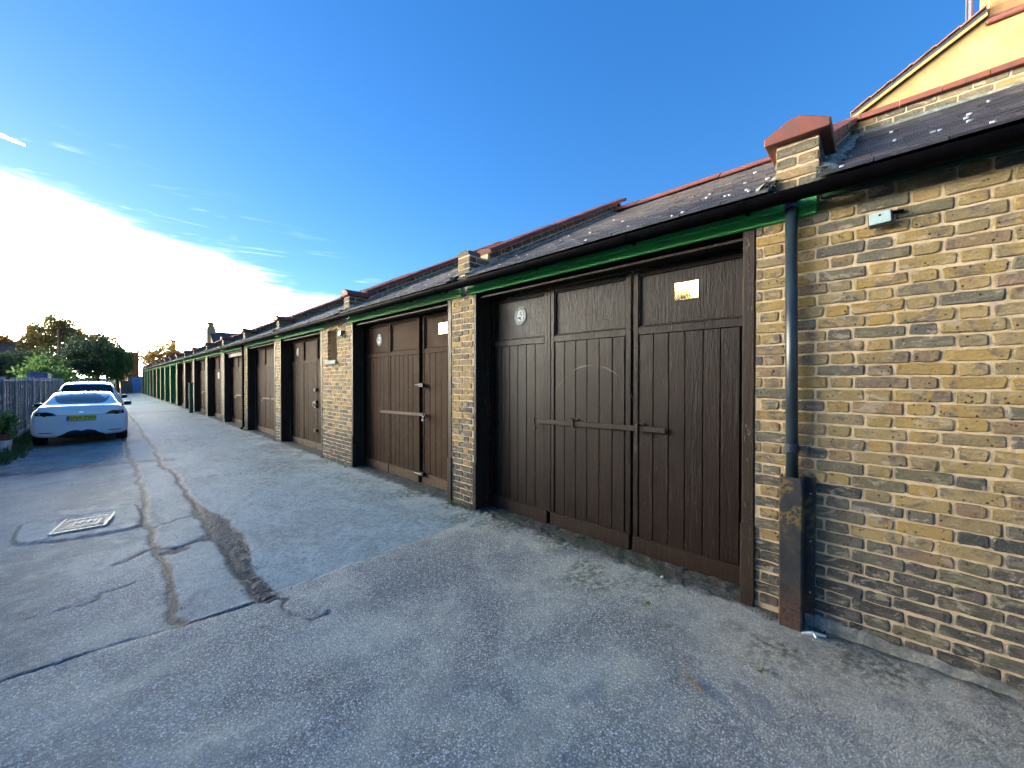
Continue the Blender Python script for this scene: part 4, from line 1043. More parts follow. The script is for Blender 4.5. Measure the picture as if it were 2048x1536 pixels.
tree('gold_tree', 'loose golden tree above the far green doors', 6.6, 92, 5.6, 3.2, 2.7, 'leaf_gold', 6500, 90, .30, .18, seed=9, group=TG)
tree('gold_tree', 'small golden tree beside the blue-roofed house chimney', 11.2, 100, 5.6, 1.8, 2.6, 'leaf_gold', 1500, 24, .3, .12, seed=19, group=TG)
tree('dark_tree', 'dark shadowed tree behind the fence at far left', -7.6, 66, 2.9, 2.6, 2.2, 'leaf_dark', 4200, 44, .27, .16, seed=10, group=TG)
tree('grey_tree', 'dusky green tree below the slim pointed tree', -5.2, 68, 3.0, 2.2, 2.0, 'leaf_mid', 4200, 50, .27, .16, seed=11, group=TG)
tree('grey_tree', 'dusky green tree between tallest tree and broad dark tree', -3.0, 72, 3.0, 2.0, 1.9, 'leaf_dark', 3200, 40, .27, .16, seed=12, group=TG)
tree('green_bush', 'bright green bush over the end of the fence', -2.9, 42, 1.7, 1.5, 1.25, 'leaf_bright', 3200, 34, .20, .06, seed=13, cat='bush')
tree('green_bush', 'lower yellow-green bush behind the white cars', -3.3, 52, 2.1, 1.6, 1.7, 'leaf_willow', 2600, 34, .22, .06, seed=14, cat='bush')
for k, (x, y, zc, rx, rv) in enumerate([(-6.5, 5.5, 3.0, 2.0, 2.4), (-9, -3, 3.2, 2.3, 2.6), (-8, 14, 2.6, 1.9, 2.2)]):  # out-of-view trees added to shade the lane and show in door reflections
    tree('shading_tree', 'unseen tree added behind the fence for shade, across from the %s' % ['dark brown door', 'end unit', 'ajar door'][k], x, y, zc, rx, rv, 'leaf_mid', 2600, 36, .26, .14, seed=50+k)
# ---------------------------------------------------------------- far buildings
flat('red_brick', (.27, .095, .06), .9, 0, .25, 6, .004)
flat('roof_dark', (.055, .045, .045), .8, 0, .3, 5, .01)
flat('roof_red', (.22, .10, .065), .85, 0, .3, 4, .01)
flat('stock_brick', (.30, .22, .12), .9, 0, .25, 7, .004)
flat('chimney_brick', (.235, .12, .05), .9, 0, .4, 3, .006)
flat('white_paint', (.72, .74, .76), .6, 0, .08)
flat('blue_paint', (.16, .30, .55), .5, 0, .15, 3)
flat('blue_sheet', (.07, .09, .22), .6, 0, .35, 6, .02)
flat('glass_dark', (.03, .04, .05), .08, 0, .2, 2)
flat('pole_wood', (.16, .09, .07), .9, 0, .25, 9)
flat('metal_thin', (.10, .09, .11), .5, .4)
# flats
ORIGIN = Vector((3.0, 94, -.2)); b = empty('brick_flats', ORIGIN, 'red brick block of flats with a column of pale windows', 'building')
c = MB(); c.box(1.7, 4.15, 94, 104, -.2, 6.30); c.build('wall', 'red_brick', b)
c = MB(); c.cbox(1.62, 4.23, 93.92, 104, 6.30, 6.48, .03); c.box(3.9, 4.2, 93.95, 94.6, 6.48, 6.8); c.build('roof', 'roof_dark', b)
for z in (4.9, 3.6, 2.35, 1.1):
    c = MB(); c.cbox(2.35, 3.05, 93.93, 94.02, z, z+1.1, .02); w = c.build('window', 'white_paint', b)
    c = MB(); c.box(2.42, 2.98, 93.90, 93.928, z+.08, z+.5); c.build('pane', 'glass_dark', w)
# blue-doored shed and low wall at the end of the lane
ORIGIN = Vector((2.6, 70, -.2)); b = empty('shed', ORIGIN, 'small brick shed with pale blue doors closing the lane', 'shed')
c = MB(); c.box(2.05, 3.4, 70, 75, -.2, 2.05); c.build('wall', 'stock_brick', b)
c = MB(); c.prism([(1.9, 2.0), (3.55, 2.35), (3.55, 2.43), (1.9, 2.08)], 'y', 69.8, 75.2); c.build('roof', 'roof_dark', b)
for k in range(2):
    c = MB(); c.cbox(2.42+k*.46, 2.86+k*.46, 69.94, 69.998, -.15, 1.85, .01); dd = c.build('door', 'blue_paint', b)
    c = MB(); c.box(2.8+k*.08, 2.83+k*.08, 69.91, 69.938, .8, .95); c.build('handle', 'steel', dd)
ORIGIN = Vector((0, 84, -.2)); c = MB(); c.cbox(-4.2, 1.9, 84, 84.25, -.2, 1.9, .02); tag(c.build('white_wall', 'white_paint'), 'low white garden wall across the far end of the lane', 'wall')
ORIGIN = Vector((0, 79, -.2)); w = empty('timber_fence', Vector((0, 79, -.2)), 'low brown timber fence in front of the white wall', 'fence')
for k in range(16):
    c = MB(); c.cbox(-1.6+k*.22, -1.41+k*.22, 79, 79.03, -.2, 1.05+random.uniform(-.05, .05), .006); c.build('board', 'pole_wood', w)
ORIGIN = Vector((1.7, 66, -.2)); c = MB(); c.cbox(1.28, 1.95, 66, 70, -.1, 1.35, .05); c.cbox(1.22, 2.0, 65.95, 70.1, 1.35, 1.45, .03); tag(c.build('storage_bin', 'lamp_housing'), 'dark storage bin beside the blue-doored shed', 'bin')
# telegraph pole
ORIGIN = Vector((-4.2, 80, -.2)); c = MB(); c.tube([(-4.2, 79, -.3), (-4.2, 79, 8.25)], [.14, .10], 10); c.cbox(-4.6, -3.8, 78.95, 79.05, 7.7, 7.8, .01); tag(c.build('telegraph_pole', 'pole_wood'), 'reddish wooden pole in front of the tallest tree', 'pole')
# dark blue sheet behind the fence
ORIGIN = Vector((-3.0, 31, 1.6)); t = empty('garden_shelter', Vector((-3.2, 31, -.2)), 'dark blue sheeted shelter rising behind the grey fence', 'shelter')
ORIGIN = Vector((-3.2, 31, -.2))
c = MB(); c.prism([(-2.62, 1.98), (-1.98, 1.86), (-1.98, 1.3), (-2.62, 1.3)], 'y', 30.2, 32.4); c.build('sheet', 'blue_sheet', t)
for (x, y) in ((-2.55, 30.4), (-2.05, 30.4), (-2.55, 32.2), (-2.05, 32.2)):
    c = MB(); c.tube([(x, y, -.2), (x, y, 1.6)], .03, 8); c.build('leg', 'metal_thin', t)
# chimney houses beyond the row
def chimney_house(x, y, zr, ztop, label, wdt=8, dep=7, blue=False, roofm='roof_dark'):
    global ORIGIN
    ORIGIN = Vector((x, y, -.2)); b = empty('terraced_house', ORIGIN, label, 'house', 'houses behind the garages')
    ze = zr-2.3
    c = MB(); c.prism([(y, -.2), (y+dep, -.2), (y+dep, ze), (y+dep/2, zr), (y, ze)], 'x', x, x+wdt); c.build('wall', 'stock_brick', b)
    c = MB(); o = .14
    for sg in (0, 1):
        ya = y-.25 if not sg else y+dep+.25; q = [(ya, ze-.14), (y+dep/2, zr+.03), (y+dep/2, zr+.03+o), (ya, ze-.14+o)]
        c.prism(q, 'x', x-.12, x+wdt+.12)
    rf = c.build('roof', roofm, b)
    if blue:
        c = MB(); c.prism([(y+.5, ze+.62), (y+dep/2-.7, zr-.28), (y+dep/2-.7, zr-.2), (y+.5, ze+.70)], 'x', x+.9, x+3.1); c.build('blue_tarp', 'blue_sheet', rf)  # blue tarp lying on the roof slope
    c = MB(); cx = x+.02; cy = y+dep/2
    c.cbox(cx-.45, cx+.65, cy-.6, cy+.6, ze, zr+.35, .02); c.prism([(cx-.45, zr+.35), (cx+.65, zr+.35), (cx+.42, zr+1.0), (cx-.22, zr+1.0)], 'y', cy-.5, cy+.5)
    c.cbox(cx-.22, cx+.42, cy-.42, cy+.42, zr+1.0, ztop-.5, .02); c.cbox(cx-.36, cx+.56, cy-.55, cy+.55, ztop-.5, ztop-.25, .04)
    ch = c.build('chimney', 'stock_brick', b)
    for k in range(3):
        c = MB(); xx = cx-.14+k*.24; c.tube([(xx, cy, ztop-.26), (xx, cy, ztop)], [.11, .09], 10); c.build('chimney_pot', 'clay_tile', ch)
    c = MB(); c.tube([(cx+.5, cy, ztop-.5), (cx+.5, cy, ztop+.45)], .02, 6); c.tube([(cx+.25, cy, ztop+.4), (cx+.85, cy, ztop+.42)], .015, 6); c.build('aerial', 'metal_thin', ch)
    return b
chimney_house(11.2, 71.5, 8.9, 10.6, 'house with tall corbelled chimney rising behind the tan garages')
chimney_house(9.1, 96, 6.7, 9.6, 'farther house with plain chimney and blue roof tarp', 10, 8, True)
# terrace at far left; its high out-of-view part is added to shade the lane
ORIGIN = Vector((-25, 90, -.2)); b = empty('shading_terrace', ORIGIN, 'long red-roofed terrace behind the trees at far left, its unseen high part added for shade', 'house')
c = MB(); c.prism([(88, -.2), (97, -.2), (97, 7.0), (92.5, 10.6), (88, 7.0)], 'x', -62, -13.5); c.box(-13.5, -7.6, 88, 95, -.2, 5.2); c.build('wall', 'red_brick', b)
c = MB()
for q in ([(87.7, 6.9), (92.5, 10.7), (92.5, 10.85), (87.7, 7.05)], [(97.3, 6.9), (92.5, 10.7), (92.5, 10.85), (97.3, 7.05)]): c.prism(q, 'x', -62.2, -13.3)
for q in ([(87.7, 5.1), (91.5, 7.05), (91.5, 7.2), (87.7, 5.25)], [(95.3, 5.1), (91.5, 7.05), (91.5, 7.2), (95.3, 5.25)]): c.prism(q, 'x', -13.3, -7.4)
c.build('roof', 'roof_red', b)
for k in range(9):
    for z in (1.0, 4.2):
        c = MB(); x0 = -59+k*5; c.cbox(x0, x0+1.5, 87.93, 88.02, z, z+1.6, .02); w = c.build('window', 'white_paint', b)
        c = MB(); c.box(x0+.1, x0+1.4, 87.9, 87.928, z+.1, z+1.5); c.build('pane', 'glass_dark', w)
ORIGIN = Vector((-24, 5, -.2)); b = empty('shading_terrace', ORIGIN, 'unseen brick terrace added across the gardens to shade the garage row', 'house')  # unseen terrace, added to block low sky light and fill reflections
c = MB(); c.prism([(-32, -.2), (-24, -.2), (-24, 6.0), (-28, 8.6), (-32, 6.0)], 'y', -22, 30); c.build('wall', 'stock_brick', b)
c = MB()
for q in ([(-23.7, 5.9), (-28, 8.7), (-28, 8.85), (-23.7, 6.05)], [(-32.3, 5.9), (-28, 8.7), (-28, 8.85), (-32.3, 6.05)]): c.prism(q, 'y', -22.2, 30.2)
c.build('roof', 'roof_dark', b)
for k in range(10):
    for z in (.9, 3.7):
        c = MB(); y0 = -20+k*5; c.cbox(-24.02, -23.93, y0, y0+1.4, z, z+1.5, .02); w = c.build('window', 'white_paint', b)
        c = MB(); c.box(-23.928, -23.9, y0+.1, y0+1.3, z+.1, z+1.4); c.build('pane', 'glass_dark', w)
# cream rendered house behind the end unit
ORIGIN = Vector((12, -3, -.2)); b = empty('rendered_house', ORIGIN, 'cream rendered gable lit by the low sun behind the end unit', 'house')
hx = 12.0; yl, zl, ya_, za_ = .42, 7.66, -2.05, 9.0
sl_ = (8.637-7.712)/(1.363+.295)
def vz(y): return 7.712+(.295-y)*sl_
yb = -9.0; ym = -4.2
c = MB(); c.prism([(.33, -.2), (.33, vz(.33)-.06), (ym, vz(ym)-.06), (yb, vz(.33)-.06), (yb, -.2)], 'x', hx, hx+9); c.build('wall', 'cream_render', b)
c = MB(); o = .10; yc_ = -1.38
c.prism([(.60, vz(.60)-.05), (yc_, vz(yc_)-.05), (yc_, vz(yc_)+o), (.60, vz(.60)+o)], 'x', hx-.10, hx+9.1)
c.prism([(yc_, vz(yc_)-.05), (ym, vz(ym)-.05), (ym, vz(ym)+o), (yc_, vz(yc_)+o)], 'x', hx+.95, hx+9.1)
c.prism([(yb-.3, vz(.60)-.05), (ym, vz(ym)-.05), (ym, vz(ym)+o), (yb-.3, vz(.60)+o)], 'x', hx+.95, hx+9.1)
rf = c.build('roof', 'roof_dark', b)
k = 0; y = .62
while y > -1.2:
    c = MB(); c.cbox(hx-.15, hx+.15, -.20, .20, -.012, .012, .004, M=Matrix.Translation((0, y-.17, vz(y-.17)+o+.025)) @ Matrix.Rotation(-math.atan(sl_)-.06, 4, 'X')); c.build('verge_tile', 'roof_red', rf); y -= .33
c = MB(); c.prism([(.58, vz(.58)-.06), (-1.38, vz(-1.38)-.06), (-1.38, vz(-1.38)-.0), (.58, vz(.58)-.0)], 'x', hx-.13, hx-.102); c.build('undercloak', 'cream_render', rf)
c = MB(); c.cbox(hx-.03, hx+.9, -7.0, -1.39, vz(-1.4)-.1, 12.5, .03); ch = c.build('chimney', 'chimney_brick', b)
c = MB(); c.cbox(hx-.09, hx+.0, -7.05, -1.37, vz(-1.36)-.19, vz(-1.36)-.09, .02); c.build('tile_fillet', 'clay_tile', ch)
c = MB(); c.tube([(hx+.4, -1.22, vz(-1.22)), (hx+.4, -1.22, 12.5)], .035, 8); c.tube([(hx+.42, -1.16, vz(-1.16)), (hx+.42, -1.16, 12.5)], .012, 6); c.build('aerial_mast', 'metal_thin', rf)
# contrail
flat('ice_cloud', (.85, .85, .85), 1.)
ORIGIN = Vector((0, 0, 0)); a, b2 = sight(-60, 243)*6000, sight(50, 290)*6000
c = MB(); c.tube([a, a.lerp(b2, .5), b2], [26, 20, 9], 10); tag(c.build('contrail', 'ice_cloud', smooth=True), 'short white aircraft trail high in the sky at far left', 'contrail')

# ---------------------------------------------------------------- cars
flat('car_white', (.78, .80, .82), .15, 0, .02, 2)
MATS['car_white'].node_tree.nodes['Principled BSDF'].inputs['Coat Weight'].default_value = .6
flat('car_black', (.008, .008, .009), .35)
flat('car_glass', (.012, .016, .02), .04)
flat('tyre', (.012, .012, .013), .8)
flat('alloy', (.35, .36, .38), .3, .9)
flat('lamp_red', (.022, .004, .006), .15)
flat('lamp_bright_red', (.55, .02, .03), .15)
flat('plate_yellow', (.72, .56, .05), .4, 0, .06)
flat('plate_blue', (.03, .12, .40), .4)
flat('plate_ink', (.012, .012, .012), .4)
flat('chrome', (.85, .85, .87), .12, 1.)
def loft(stations, ring):
    """stations: list of dicts of section parameters; ring(section)->half profile [(x,z)...] from bottom centre to top centre"""
    mb = MB(); rows = []
    for st in stations:
        h = ring(st); full = [(x, z) for x, z in h]+[(-x, z) for x, z in h[::-1][1:-1]]
        rows.append([(x, st['y'], z) for x, z in full])
    n = len(rows[0]); v = [p for r in rows for p in r]; f = []; idx = []
    for i in range(len(rows)-1):
        for k in range(n):
            f.append((i*n+k, (i+1)*n+k, (i+1)*n+(k+1) % n, i*n+(k+1) % n)); idx.append((i, k))
    f.append(tuple(range(n))); f.append(tuple(range((len(rows)-1)*n, len(rows)*n))[::-1]); idx += [(-1, -1)]*2
    return v, f, idx, n
def car_ring(s):
    w, zb, zs, zr, wr = s['w'], s['zb'], s['zs'], s['zr'], s['wr']
    # zs shoulder height, zr top height (deck or roof), wr half width at the top
    up = zr-zs
    return [(0, zb), (w*.55, zb), (w*.90, zb+.02), (w*.985, zb+.13), (w, zb+.30), (w*.985, zs-.10), (w*.955, zs-.025), (w*.915, zs+up*.06+.004),
            (w*.915+(wr-w*.915)*.55, zs+up*.55), (wr+.03, zs+up*.88), (wr-.02, zs+up*.955), (wr*.80, zs+up*.985), (wr*.42, zr), (0, zr+.004)]
def wheel(par, x, y, z, r, wd):
    c = MB(); n = 28; prof = [(r*.66, -wd/2), (r*.93, -wd/2), (r, -wd/2+.03), (r, wd/2-.03), (r*.93, wd/2), (r*.66, wd/2)]; vs = []
    for k in range(n):
        a = 2*PI*k/n
        for q, xx in prof: vs.append((x+xx, y+q*math.cos(a), z+q*math.sin(a)))
    m = len(prof); c.add(vs, [(k*m+j, ((k+1) % n)*m+j, ((k+1) % n)*m+(j+1) % m, k*m+(j+1) % m) for k in range(n) for j in range(m)])
    wh = c.build('wheel', 'tyre', par, smooth=True)
    c = MB(); sx = 1 if x > ORIGIN.x else -1
    for k in range(5):
        a = 2*PI*k/5; M = Matrix.Translation((x+sx*wd*.3, y, z)) @ Matrix.Rotation(a, 4, 'X'); c.cbox(-.015, .02, -.045, .045, 0, r*.66, .006, M=M)
    c.tube([(x-wd*.2, y, z), (x+sx*wd*.34, y, z)], r*.15, 12); c.build('rim', 'alloy', wh)
def car(label, x0, y0, z0, S, stations, glass, plate=None, detail=True):
    global ORIGIN
    ORIGIN = Vector((x0, y0, z0)); t = empty('parked_car', ORIGIN, label, 'car', 'white cars parked along the fence')
    v, f, idx, n = loft(stations, car_ring)
    v = [(x0+x*S, y0+y*S, z0+z*S) for x, y, z in v]
    mats = ['car_white', 'car_glass', 'car_black']; mb = MB(); mb.v = v; mb.f = f
    half = (n+2)//2
    def kind(i, k):
        kk = k if k < half-1 else n-1-k
        if i < 0: return 0
        if kk < 1: return 2
        for (i0, i1, k0, k1) in glass:
            if i0 <= i < i1 and k0 <= kk < k1: return 1
        return 0
    mb.m = [kind(*q) for q in idx]
    body = mb.build('body', mats, t, smooth=True)
    sub = body.modifiers.new('smooth', 'SUBSURF'); sub.levels = 2; sub.render_levels = 2
    dg = bpy.context.evaluated_depsgraph_get(); ev = body.evaluated_get(dg); me = ev.to_mesh()
    bv = BVHTree.FromPolygons([Vector(q.co)+ORIGIN for q in me.vertices], [tuple(p.vertices) for p in me.polygons]); ev.to_mesh_clear()
    def rear(name, poly, mat, par, off=.006, nx=10, mirror=False, thick=.012):
        """a patch on the rear of the body: outline in car x,z, laid onto the surface by casting along the car's length"""
        for sg in ((1, -1) if mirror else (1,)):
            pl = [(x0+sg*a*S, z0+b*S) for a, b in poly]; c = MB(); cx = sum(p[0] for p in pl)/len(pl); cz = sum(p[1] for p in pl)/len(pl)
            def hit(a, b):
                r = bv.ray_cast(Vector((a, y0-1.5, b)), Vector((0, 1, 0)))
                return r[0].y if r[0] is not None else y0+.06
            rings = [[(cx+(a-cx)*q, cz+(b-cz)*q) for a, b in pl] for q in (1., .66, .33)]; m = len(pl); vs = []
            for ri, rg in enumerate(rings):
                for a, b in rg: vs.append((a, hit(a, b)-off*S, b))
            vs.append((cx, hit(cx, cz)-off*S, cz)); fs = []
            for ri in range(2):
                for k in range(m): fs.append((ri*m+k, ri*m+(k+1) % m, (ri+1)*m+(k+1) % m, (ri+1)*m+k))
            for k in range(m): fs.append((2*m+k, 2*m+(k+1) % m, 3*m))
            b0 = len(vs); vs += [(a, yv+(off+thick)*S, b) for (a, yv, b) in vs[:m]]
            for k in range(m): fs.append((k, b0+k, b0+(k+1) % m, (k+1) % m))
            c.add(vs, fs if sg < 0 else [q[::-1] for q in fs]); o = c.build(name, mat, par)
        return o
    for (wx, wy) in ((.79, .93), (-.79, .93), (.79, 3.80), (-.79, 3.80)): wheel(t, x0+wx*S, y0+wy*S, z0+.335*S, .335*S, .235*S)
    for sg in (1, -1):
        c = MB(); mx_, my, mz = x0+sg*.98*S, y0+2.95*S, z0+1.0*S
        c.cbox(mx_-.10*S, mx_+.10*S, my-.05*S, my+.12*S, mz-.06*S, mz+.075*S, .035*S); mi = c.build('wing_mirror', 'car_white' if detail else 'car_black', t, smooth=True)
        c = MB(); c.cbox(mx_-.085*S, mx_+.085*S, my-.056*S, my-.045*S, mz-.045*S, mz+.055*S, .004); c.build('mirror_glass', 'car_glass', mi)
        c = MB(); c.tube([(x0+sg*.80*S, my+.05*S, mz-.05*S), (mx_, my+.05*S, mz-.04*S)], .025*S, 8); c.build('mirror_arm', 'car_black', mi)
    if detail:
        rear('tail_lamp', [(.53, .915), (.62, .940), (.80, .950), (.875, .945), (.888, .90), (.87, .822), (.66, .815), (.58, .838), (.44, .845)], 'lamp_red', t, mirror=True)
        tl = [o for o in t.children if o.name.startswith('tail_lamp')]
        for q, sg in zip(tl, (1, -1)):
            c = MB(); c.cbox(x0+sg*.74*S-.02, x0+sg*.74*S+.02, y0-.045*S, y0-.02*S, z0+.872*S, z0+.888*S, .003); c.build('lamp_glint', 'chrome', q)
        rear('rear_window', [(-.30, 1.125), (.30, 1.125), (.41, 1.14), (.475, 1.18), (.515, 1.24), (.535, 1.31), (.53, 1.375), (.30, 1.392), (0, 1.398), (-.30, 1.392), (-.53, 1.375), (-.535, 1.31), (-.515, 1.24), (-.475, 1.18), (-.41, 1.14)], 'car_glass', t, off=.012, thick=.02)
        rear('bumper_reflector', [(.47, .385), (.60, .398), (.78, .402), (.74, .380), (.56, .372)], 'lamp_bright_red', t, mirror=True, off=.004)
        rear('boot_seam', [(-.62, .838), (.62, .838), (.62, .829), (-.62, .829)], 'car_black', t, off=.002, thick=.004)
        rear('bumper_seam', [(-.84, .585), (.84, .585), (.84, .580), (-.84, .580)], 'pipe_grey', t, off=.0015, thick=.004)
        # badge: a small T-shaped mark
        rear('badge', [(-.052, .925), (.052, .925), (.045, .908), (.013, .908), (.0, .855), (-.013, .908), (-.045, .908)], 'chrome', t, off=.006, thick=.006)
    if plate:
        zc = z0+.755*S; r = bv.ray_cast(Vector((x0, y0-1.5, zc)), Vector((0, 1, 0))); yy = r[0].y-.016; pw, ph = .275*S, .066*S
        c = MB(); c.cbox(x0-pw, x0+pw, yy, yy+.02, zc-ph, zc+ph, .004); c2 = c.build('number_plate', 'plate_yellow', t)
        c = MB(); c.box(x0-pw+.004, x0-pw+.048*S, yy-.0015, yy+.004, zc-ph+.004, zc+ph-.004); c.build('plate_band', 'plate_blue', c2)
        c = MB(); c.box(x0-pw, x0+pw, yy-.003, yy+.01, zc-ph-.008, zc-ph-.0002); c.build('plate_holder', 'car_black', c2)
        me2 = text_mesh(plate, .105*S, 'plate_ink', .001)
        inst('lettering', me2, c2, Matrix.Translation((x0+.022*S, yy-.002, zc)) @ Matrix(((1.06,0,0,0),(0,0,-1,0),(0,1.0,0,0),(0,0,0,1))))
    return t
T3 = [dict(y=-.02, w=.50, zb=.36, zs=.72, zr=.86, wr=.42), dict(y=.0, w=.80, zb=.30, zs=.86, zr=.99, wr=.68), dict(y=.04, w=.875, zb=.26, zs=.925, zr=1.045, wr=.74), dict(y=.14, w=.915, zb=.24, zs=.955, zr=1.085, wr=.75),
      dict(y=.32, w=.925, zb=.22, zs=.965, zr=1.095, wr=.74), dict(y=.50, w=.925, zb=.2, zs=.97, zr=1.12, wr=.70), dict(y=.75, w=.925, zb=.2, zs=.97, zr=1.205, wr=.655), dict(y=1.15, w=.92, zb=.2, zs=.965, zr=1.33, wr=.60), dict(y=1.6, w=.92, zb=.2, zs=.96, zr=1.42, wr=.58),
      dict(y=2.1, w=.92, zb=.2, zs=.95, zr=1.445, wr=.58), dict(y=2.7, w=.92, zb=.2, zs=.93, zr=1.41, wr=.58), dict(y=3.2, w=.92, zb=.2, zs=.91, zr=1.22, wr=.62), dict(y=3.65, w=.92, zb=.2, zs=.88, zr=.985, wr=.66),
      dict(y=4.2, w=.90, zb=.2, zs=.80, zr=.88, wr=.62), dict(y=4.55, w=.80, zb=.22, zs=.66, zr=.74, wr=.50), dict(y=4.69, w=.55, zb=.3, zs=.52, zr=.58, wr=.3)]
car('white saloon car with yellow plate GF69 TWV parked nearest along the fence', -.425, 15.0, -.165, .945, T3, [(6, 12, 7, 9), (10, 12, 10, 14)], 'GF69 TWV')
H5 = [dict(y=-.02, w=.55, zb=.42, zs=.80, zr=.95, wr=.45), dict(y=.0, w=.80, zb=.31, zs=.95, zr=1.10, wr=.66), dict(y=.05, w=.86, zb=.26, zs=1.0, zr=1.22, wr=.68), dict(y=.16, w=.89, zb=.24, zs=1.02, zr=1.42, wr=.64),
      dict(y=.30, w=.90, zb=.22, zs=1.02, zr=1.55, wr=.60), dict(y=.40, w=.90, zb=.2, zs=1.02, zr=1.575, wr=.59), dict(y=.9, w=.90, zb=.2, zs=1.02, zr=1.62, wr=.585), dict(y=1.6, w=.90, zb=.2, zs=1.0, zr=1.64, wr=.58), dict(y=2.3, w=.90, zb=.2, zs=.98, zr=1.60, wr=.58),
      dict(y=2.9, w=.90, zb=.2, zs=.96, zr=1.38, wr=.6), dict(y=3.4, w=.90, zb=.2, zs=.94, zr=1.06, wr=.64), dict(y=4.0, w=.87, zb=.2, zs=.82, zr=.92, wr=.6), dict(y=4.25, w=.6, zb=.3, zs=.55, zr=.62, wr=.3)]
h = car('white hatchback with black mirrors parked in front of the saloon', -.42, 20.5, -.17, 1.0, H5, [(2, 4, 10, 14), (4, 10, 7, 9), (8, 10, 10, 14)], None, False)
c = MB(); c.tube([(-.42, 21.1, 1.42), (-.42, 20.98, 1.55)], [.02, .008], 8); c.build('aerial', 'car_black', h)

# ---------------------------------------------------------------- odds and ends
flat('post_green', (.008, .075, .038), .4)
ORIGIN = Vector((2.86, 24.1, -.07)); t = empty('steel_post', ORIGIN, 'dark green square steel post in front of the tan garages', 'post')
c = MB(); c.cbox(2.78, 2.93, 24.03, 24.18, -.12, 1.34, .01); c.build('shaft', 'post_green', t)
c = MB(); c.cbox(2.765, 2.945, 24.015, 24.195, 1.34, 1.38, .008); c.build('cap', 'post_green', t)
flat('pot_white', (.62, .66, .68), .6, 0, .2, 10)
flat('pot_clay', (.22, .08, .05), .8)
ORIGIN = Vector((-1.64, 14.6, -.17)); t = empty('plant_pot', ORIGIN, 'white pot with leafy yellow-green plant at the fence foot', 'potted plant')
c = MB(); c.tube([(-1.64, 14.6, -.17), (-1.64, 14.6, .14)], [.12, .15], 20); c.build('pot', 'pot_white', t, smooth=False)
c = MB(); c.tube([(-1.64, 14.6, .13), (-1.64, 14.6, .28)], [.12, .15], 20); c.build('inner_pot', 'pot_clay', t)
mb = MB(); crown(mb, -1.60, 14.6, .58, .27, .27, .30, 150, 14, .15, 0, 77); mb.build('foliage', 'leaf_bright', t)
c = MB()
for k in range(6): a = k*1.05; c.tube([(-1.64, 14.6, .2), (-1.64+.12*math.cos(a), 14.6+.12*math.sin(a), .6), (-1.6+.2*math.cos(a), 14.6+.2*math.sin(a), .7)], [.012, .009, .004], 6)
c.build('stem', 'bark', t)
# rank grass at the foot of the fence
def blades(name, label_kind, spots, mat, h0, per):
    global ORIGIN
    ORIGIN = Vector((0, 0, 0)); mb = MB(); rs = random.Random(5)
    for (x, y, r) in spots:
        for _ in range(per):
            a = rs.uniform(0, 2*PI); q = r*rs.random()**.5; px0, py0 = x+q*math.cos(a), y+q*math.sin(a); hh = h0*rs.uniform(.4, 1.2); lx, ly = rs.gauss(0, .4)*hh, rs.gauss(0, .4)*hh; w = .006+.006*rs.random(); b2 = rs.uniform(0, PI)
            z = gz(px0)-.01; dx, dy = w*math.cos(b2), w*math.sin(b2)
            mb.add([(px0-dx, py0-dy, z), (px0+dx, py0+dy, z), (px0+lx*.5+dx*.7, py0+ly*.5+dy*.7, z+hh*.65), (px0+lx*.5-dx*.7, py0+ly*.5-dy*.7, z+hh*.65), (px0+lx, py0+ly, z+hh)], [(0,1,2,3), (3,2,4)])
    return tag(mb.build(name, mat), label_kind, 'grass', kind='stuff')
blades('grass', 'rank green grass at the foot of the grey fence', [(-1.45+random.uniform(-.22, .14), 12.5+.16*k, .16) for k in range(75)], 'leaf_mid', .20, 34)
blades('weeds', 'thin weeds and moss along the foot of the garages', [(D-.04+random.uniform(-.05, .02), y, .04) for y in (.28, .30, .33, .40, .55, .62, 3.6, 3.7, 3.95, 4.0, 7.0, 7.3, 7.9, 8.2, 8.3, 11.2, 11.4, 14.6, 14.8)]+[(D+.16, random.uniform(.75, 3.5), .03) for _ in range(14)], 'leaf_mid', .035, 26)
# fallen leaves, twig, litter
flat('leaf_fallen_green', (.16, .20, .05), .7, 0, .3, 60)
flat('leaf_fallen_pale', (.36, .33, .17), .7, 0, .3, 60)
flat('leaf_fallen_dark', (.05, .06, .03), .8, 0, .3, 60)
flat('twig_brown', (.28, .15, .05), .8, 0, .3, 60)
flat('litter_white', (.7, .7, .68), .7)
def ground_z(x, y): return gz(x)+.012
def fallen(x, y, s, mat, label, seed):
    global ORIGIN
    rs = random.Random(seed); n = 14; z = ground_z(x, y); ORIGIN = Vector((x, y, z)); vs = [(x, y, z+.012)]; a0 = rs.uniform(0, 6)
    t = empty('fallen_leaf', ORIGIN, label, 'leaf', 'leaves fallen on the asphalt')
    for k in range(n):
        a = a0+2*PI*k/n; r = s*(1. if k % 2 else .62)*rs.uniform(.75, 1.15); vs.append((x+r*math.cos(a), y+r*math.sin(a)*.8, z+.006+rs.uniform(0, .4)*s))
    c = MB(); c.add(vs, [(0, 1+k, 1+(k+1) % n) for k in range(n)]); c.build('blade', mat, t)
    c = MB(); c.tube([(x, y, z+.010), (x+s*.9*math.cos(a0), y+s*.9*math.sin(a0), z+.006), (x+s*1.7*math.cos(a0+.1), y+s*1.7*math.sin(a0+.1), z+.002)], .0018, 5); c.build('stalk', 'twig_brown', t)
fallen(2.60, 1.18, .034, 'leaf_fallen_green', 'curled green leaf lying in front of the dark brown door', 1)
fallen(2.42, .47, .036, 'leaf_fallen_pale', 'pale yellow leaf lying nearest the pipe guard', 2)
fallen(2.68, 3.13, .036, 'leaf_fallen_pale', 'pale leaf lying near the brick pier of the dark door', 3)
fallen(1.72, .30, .024, 'leaf_fallen_dark', 'small dark green leaf at the bottom of the picture', 4)
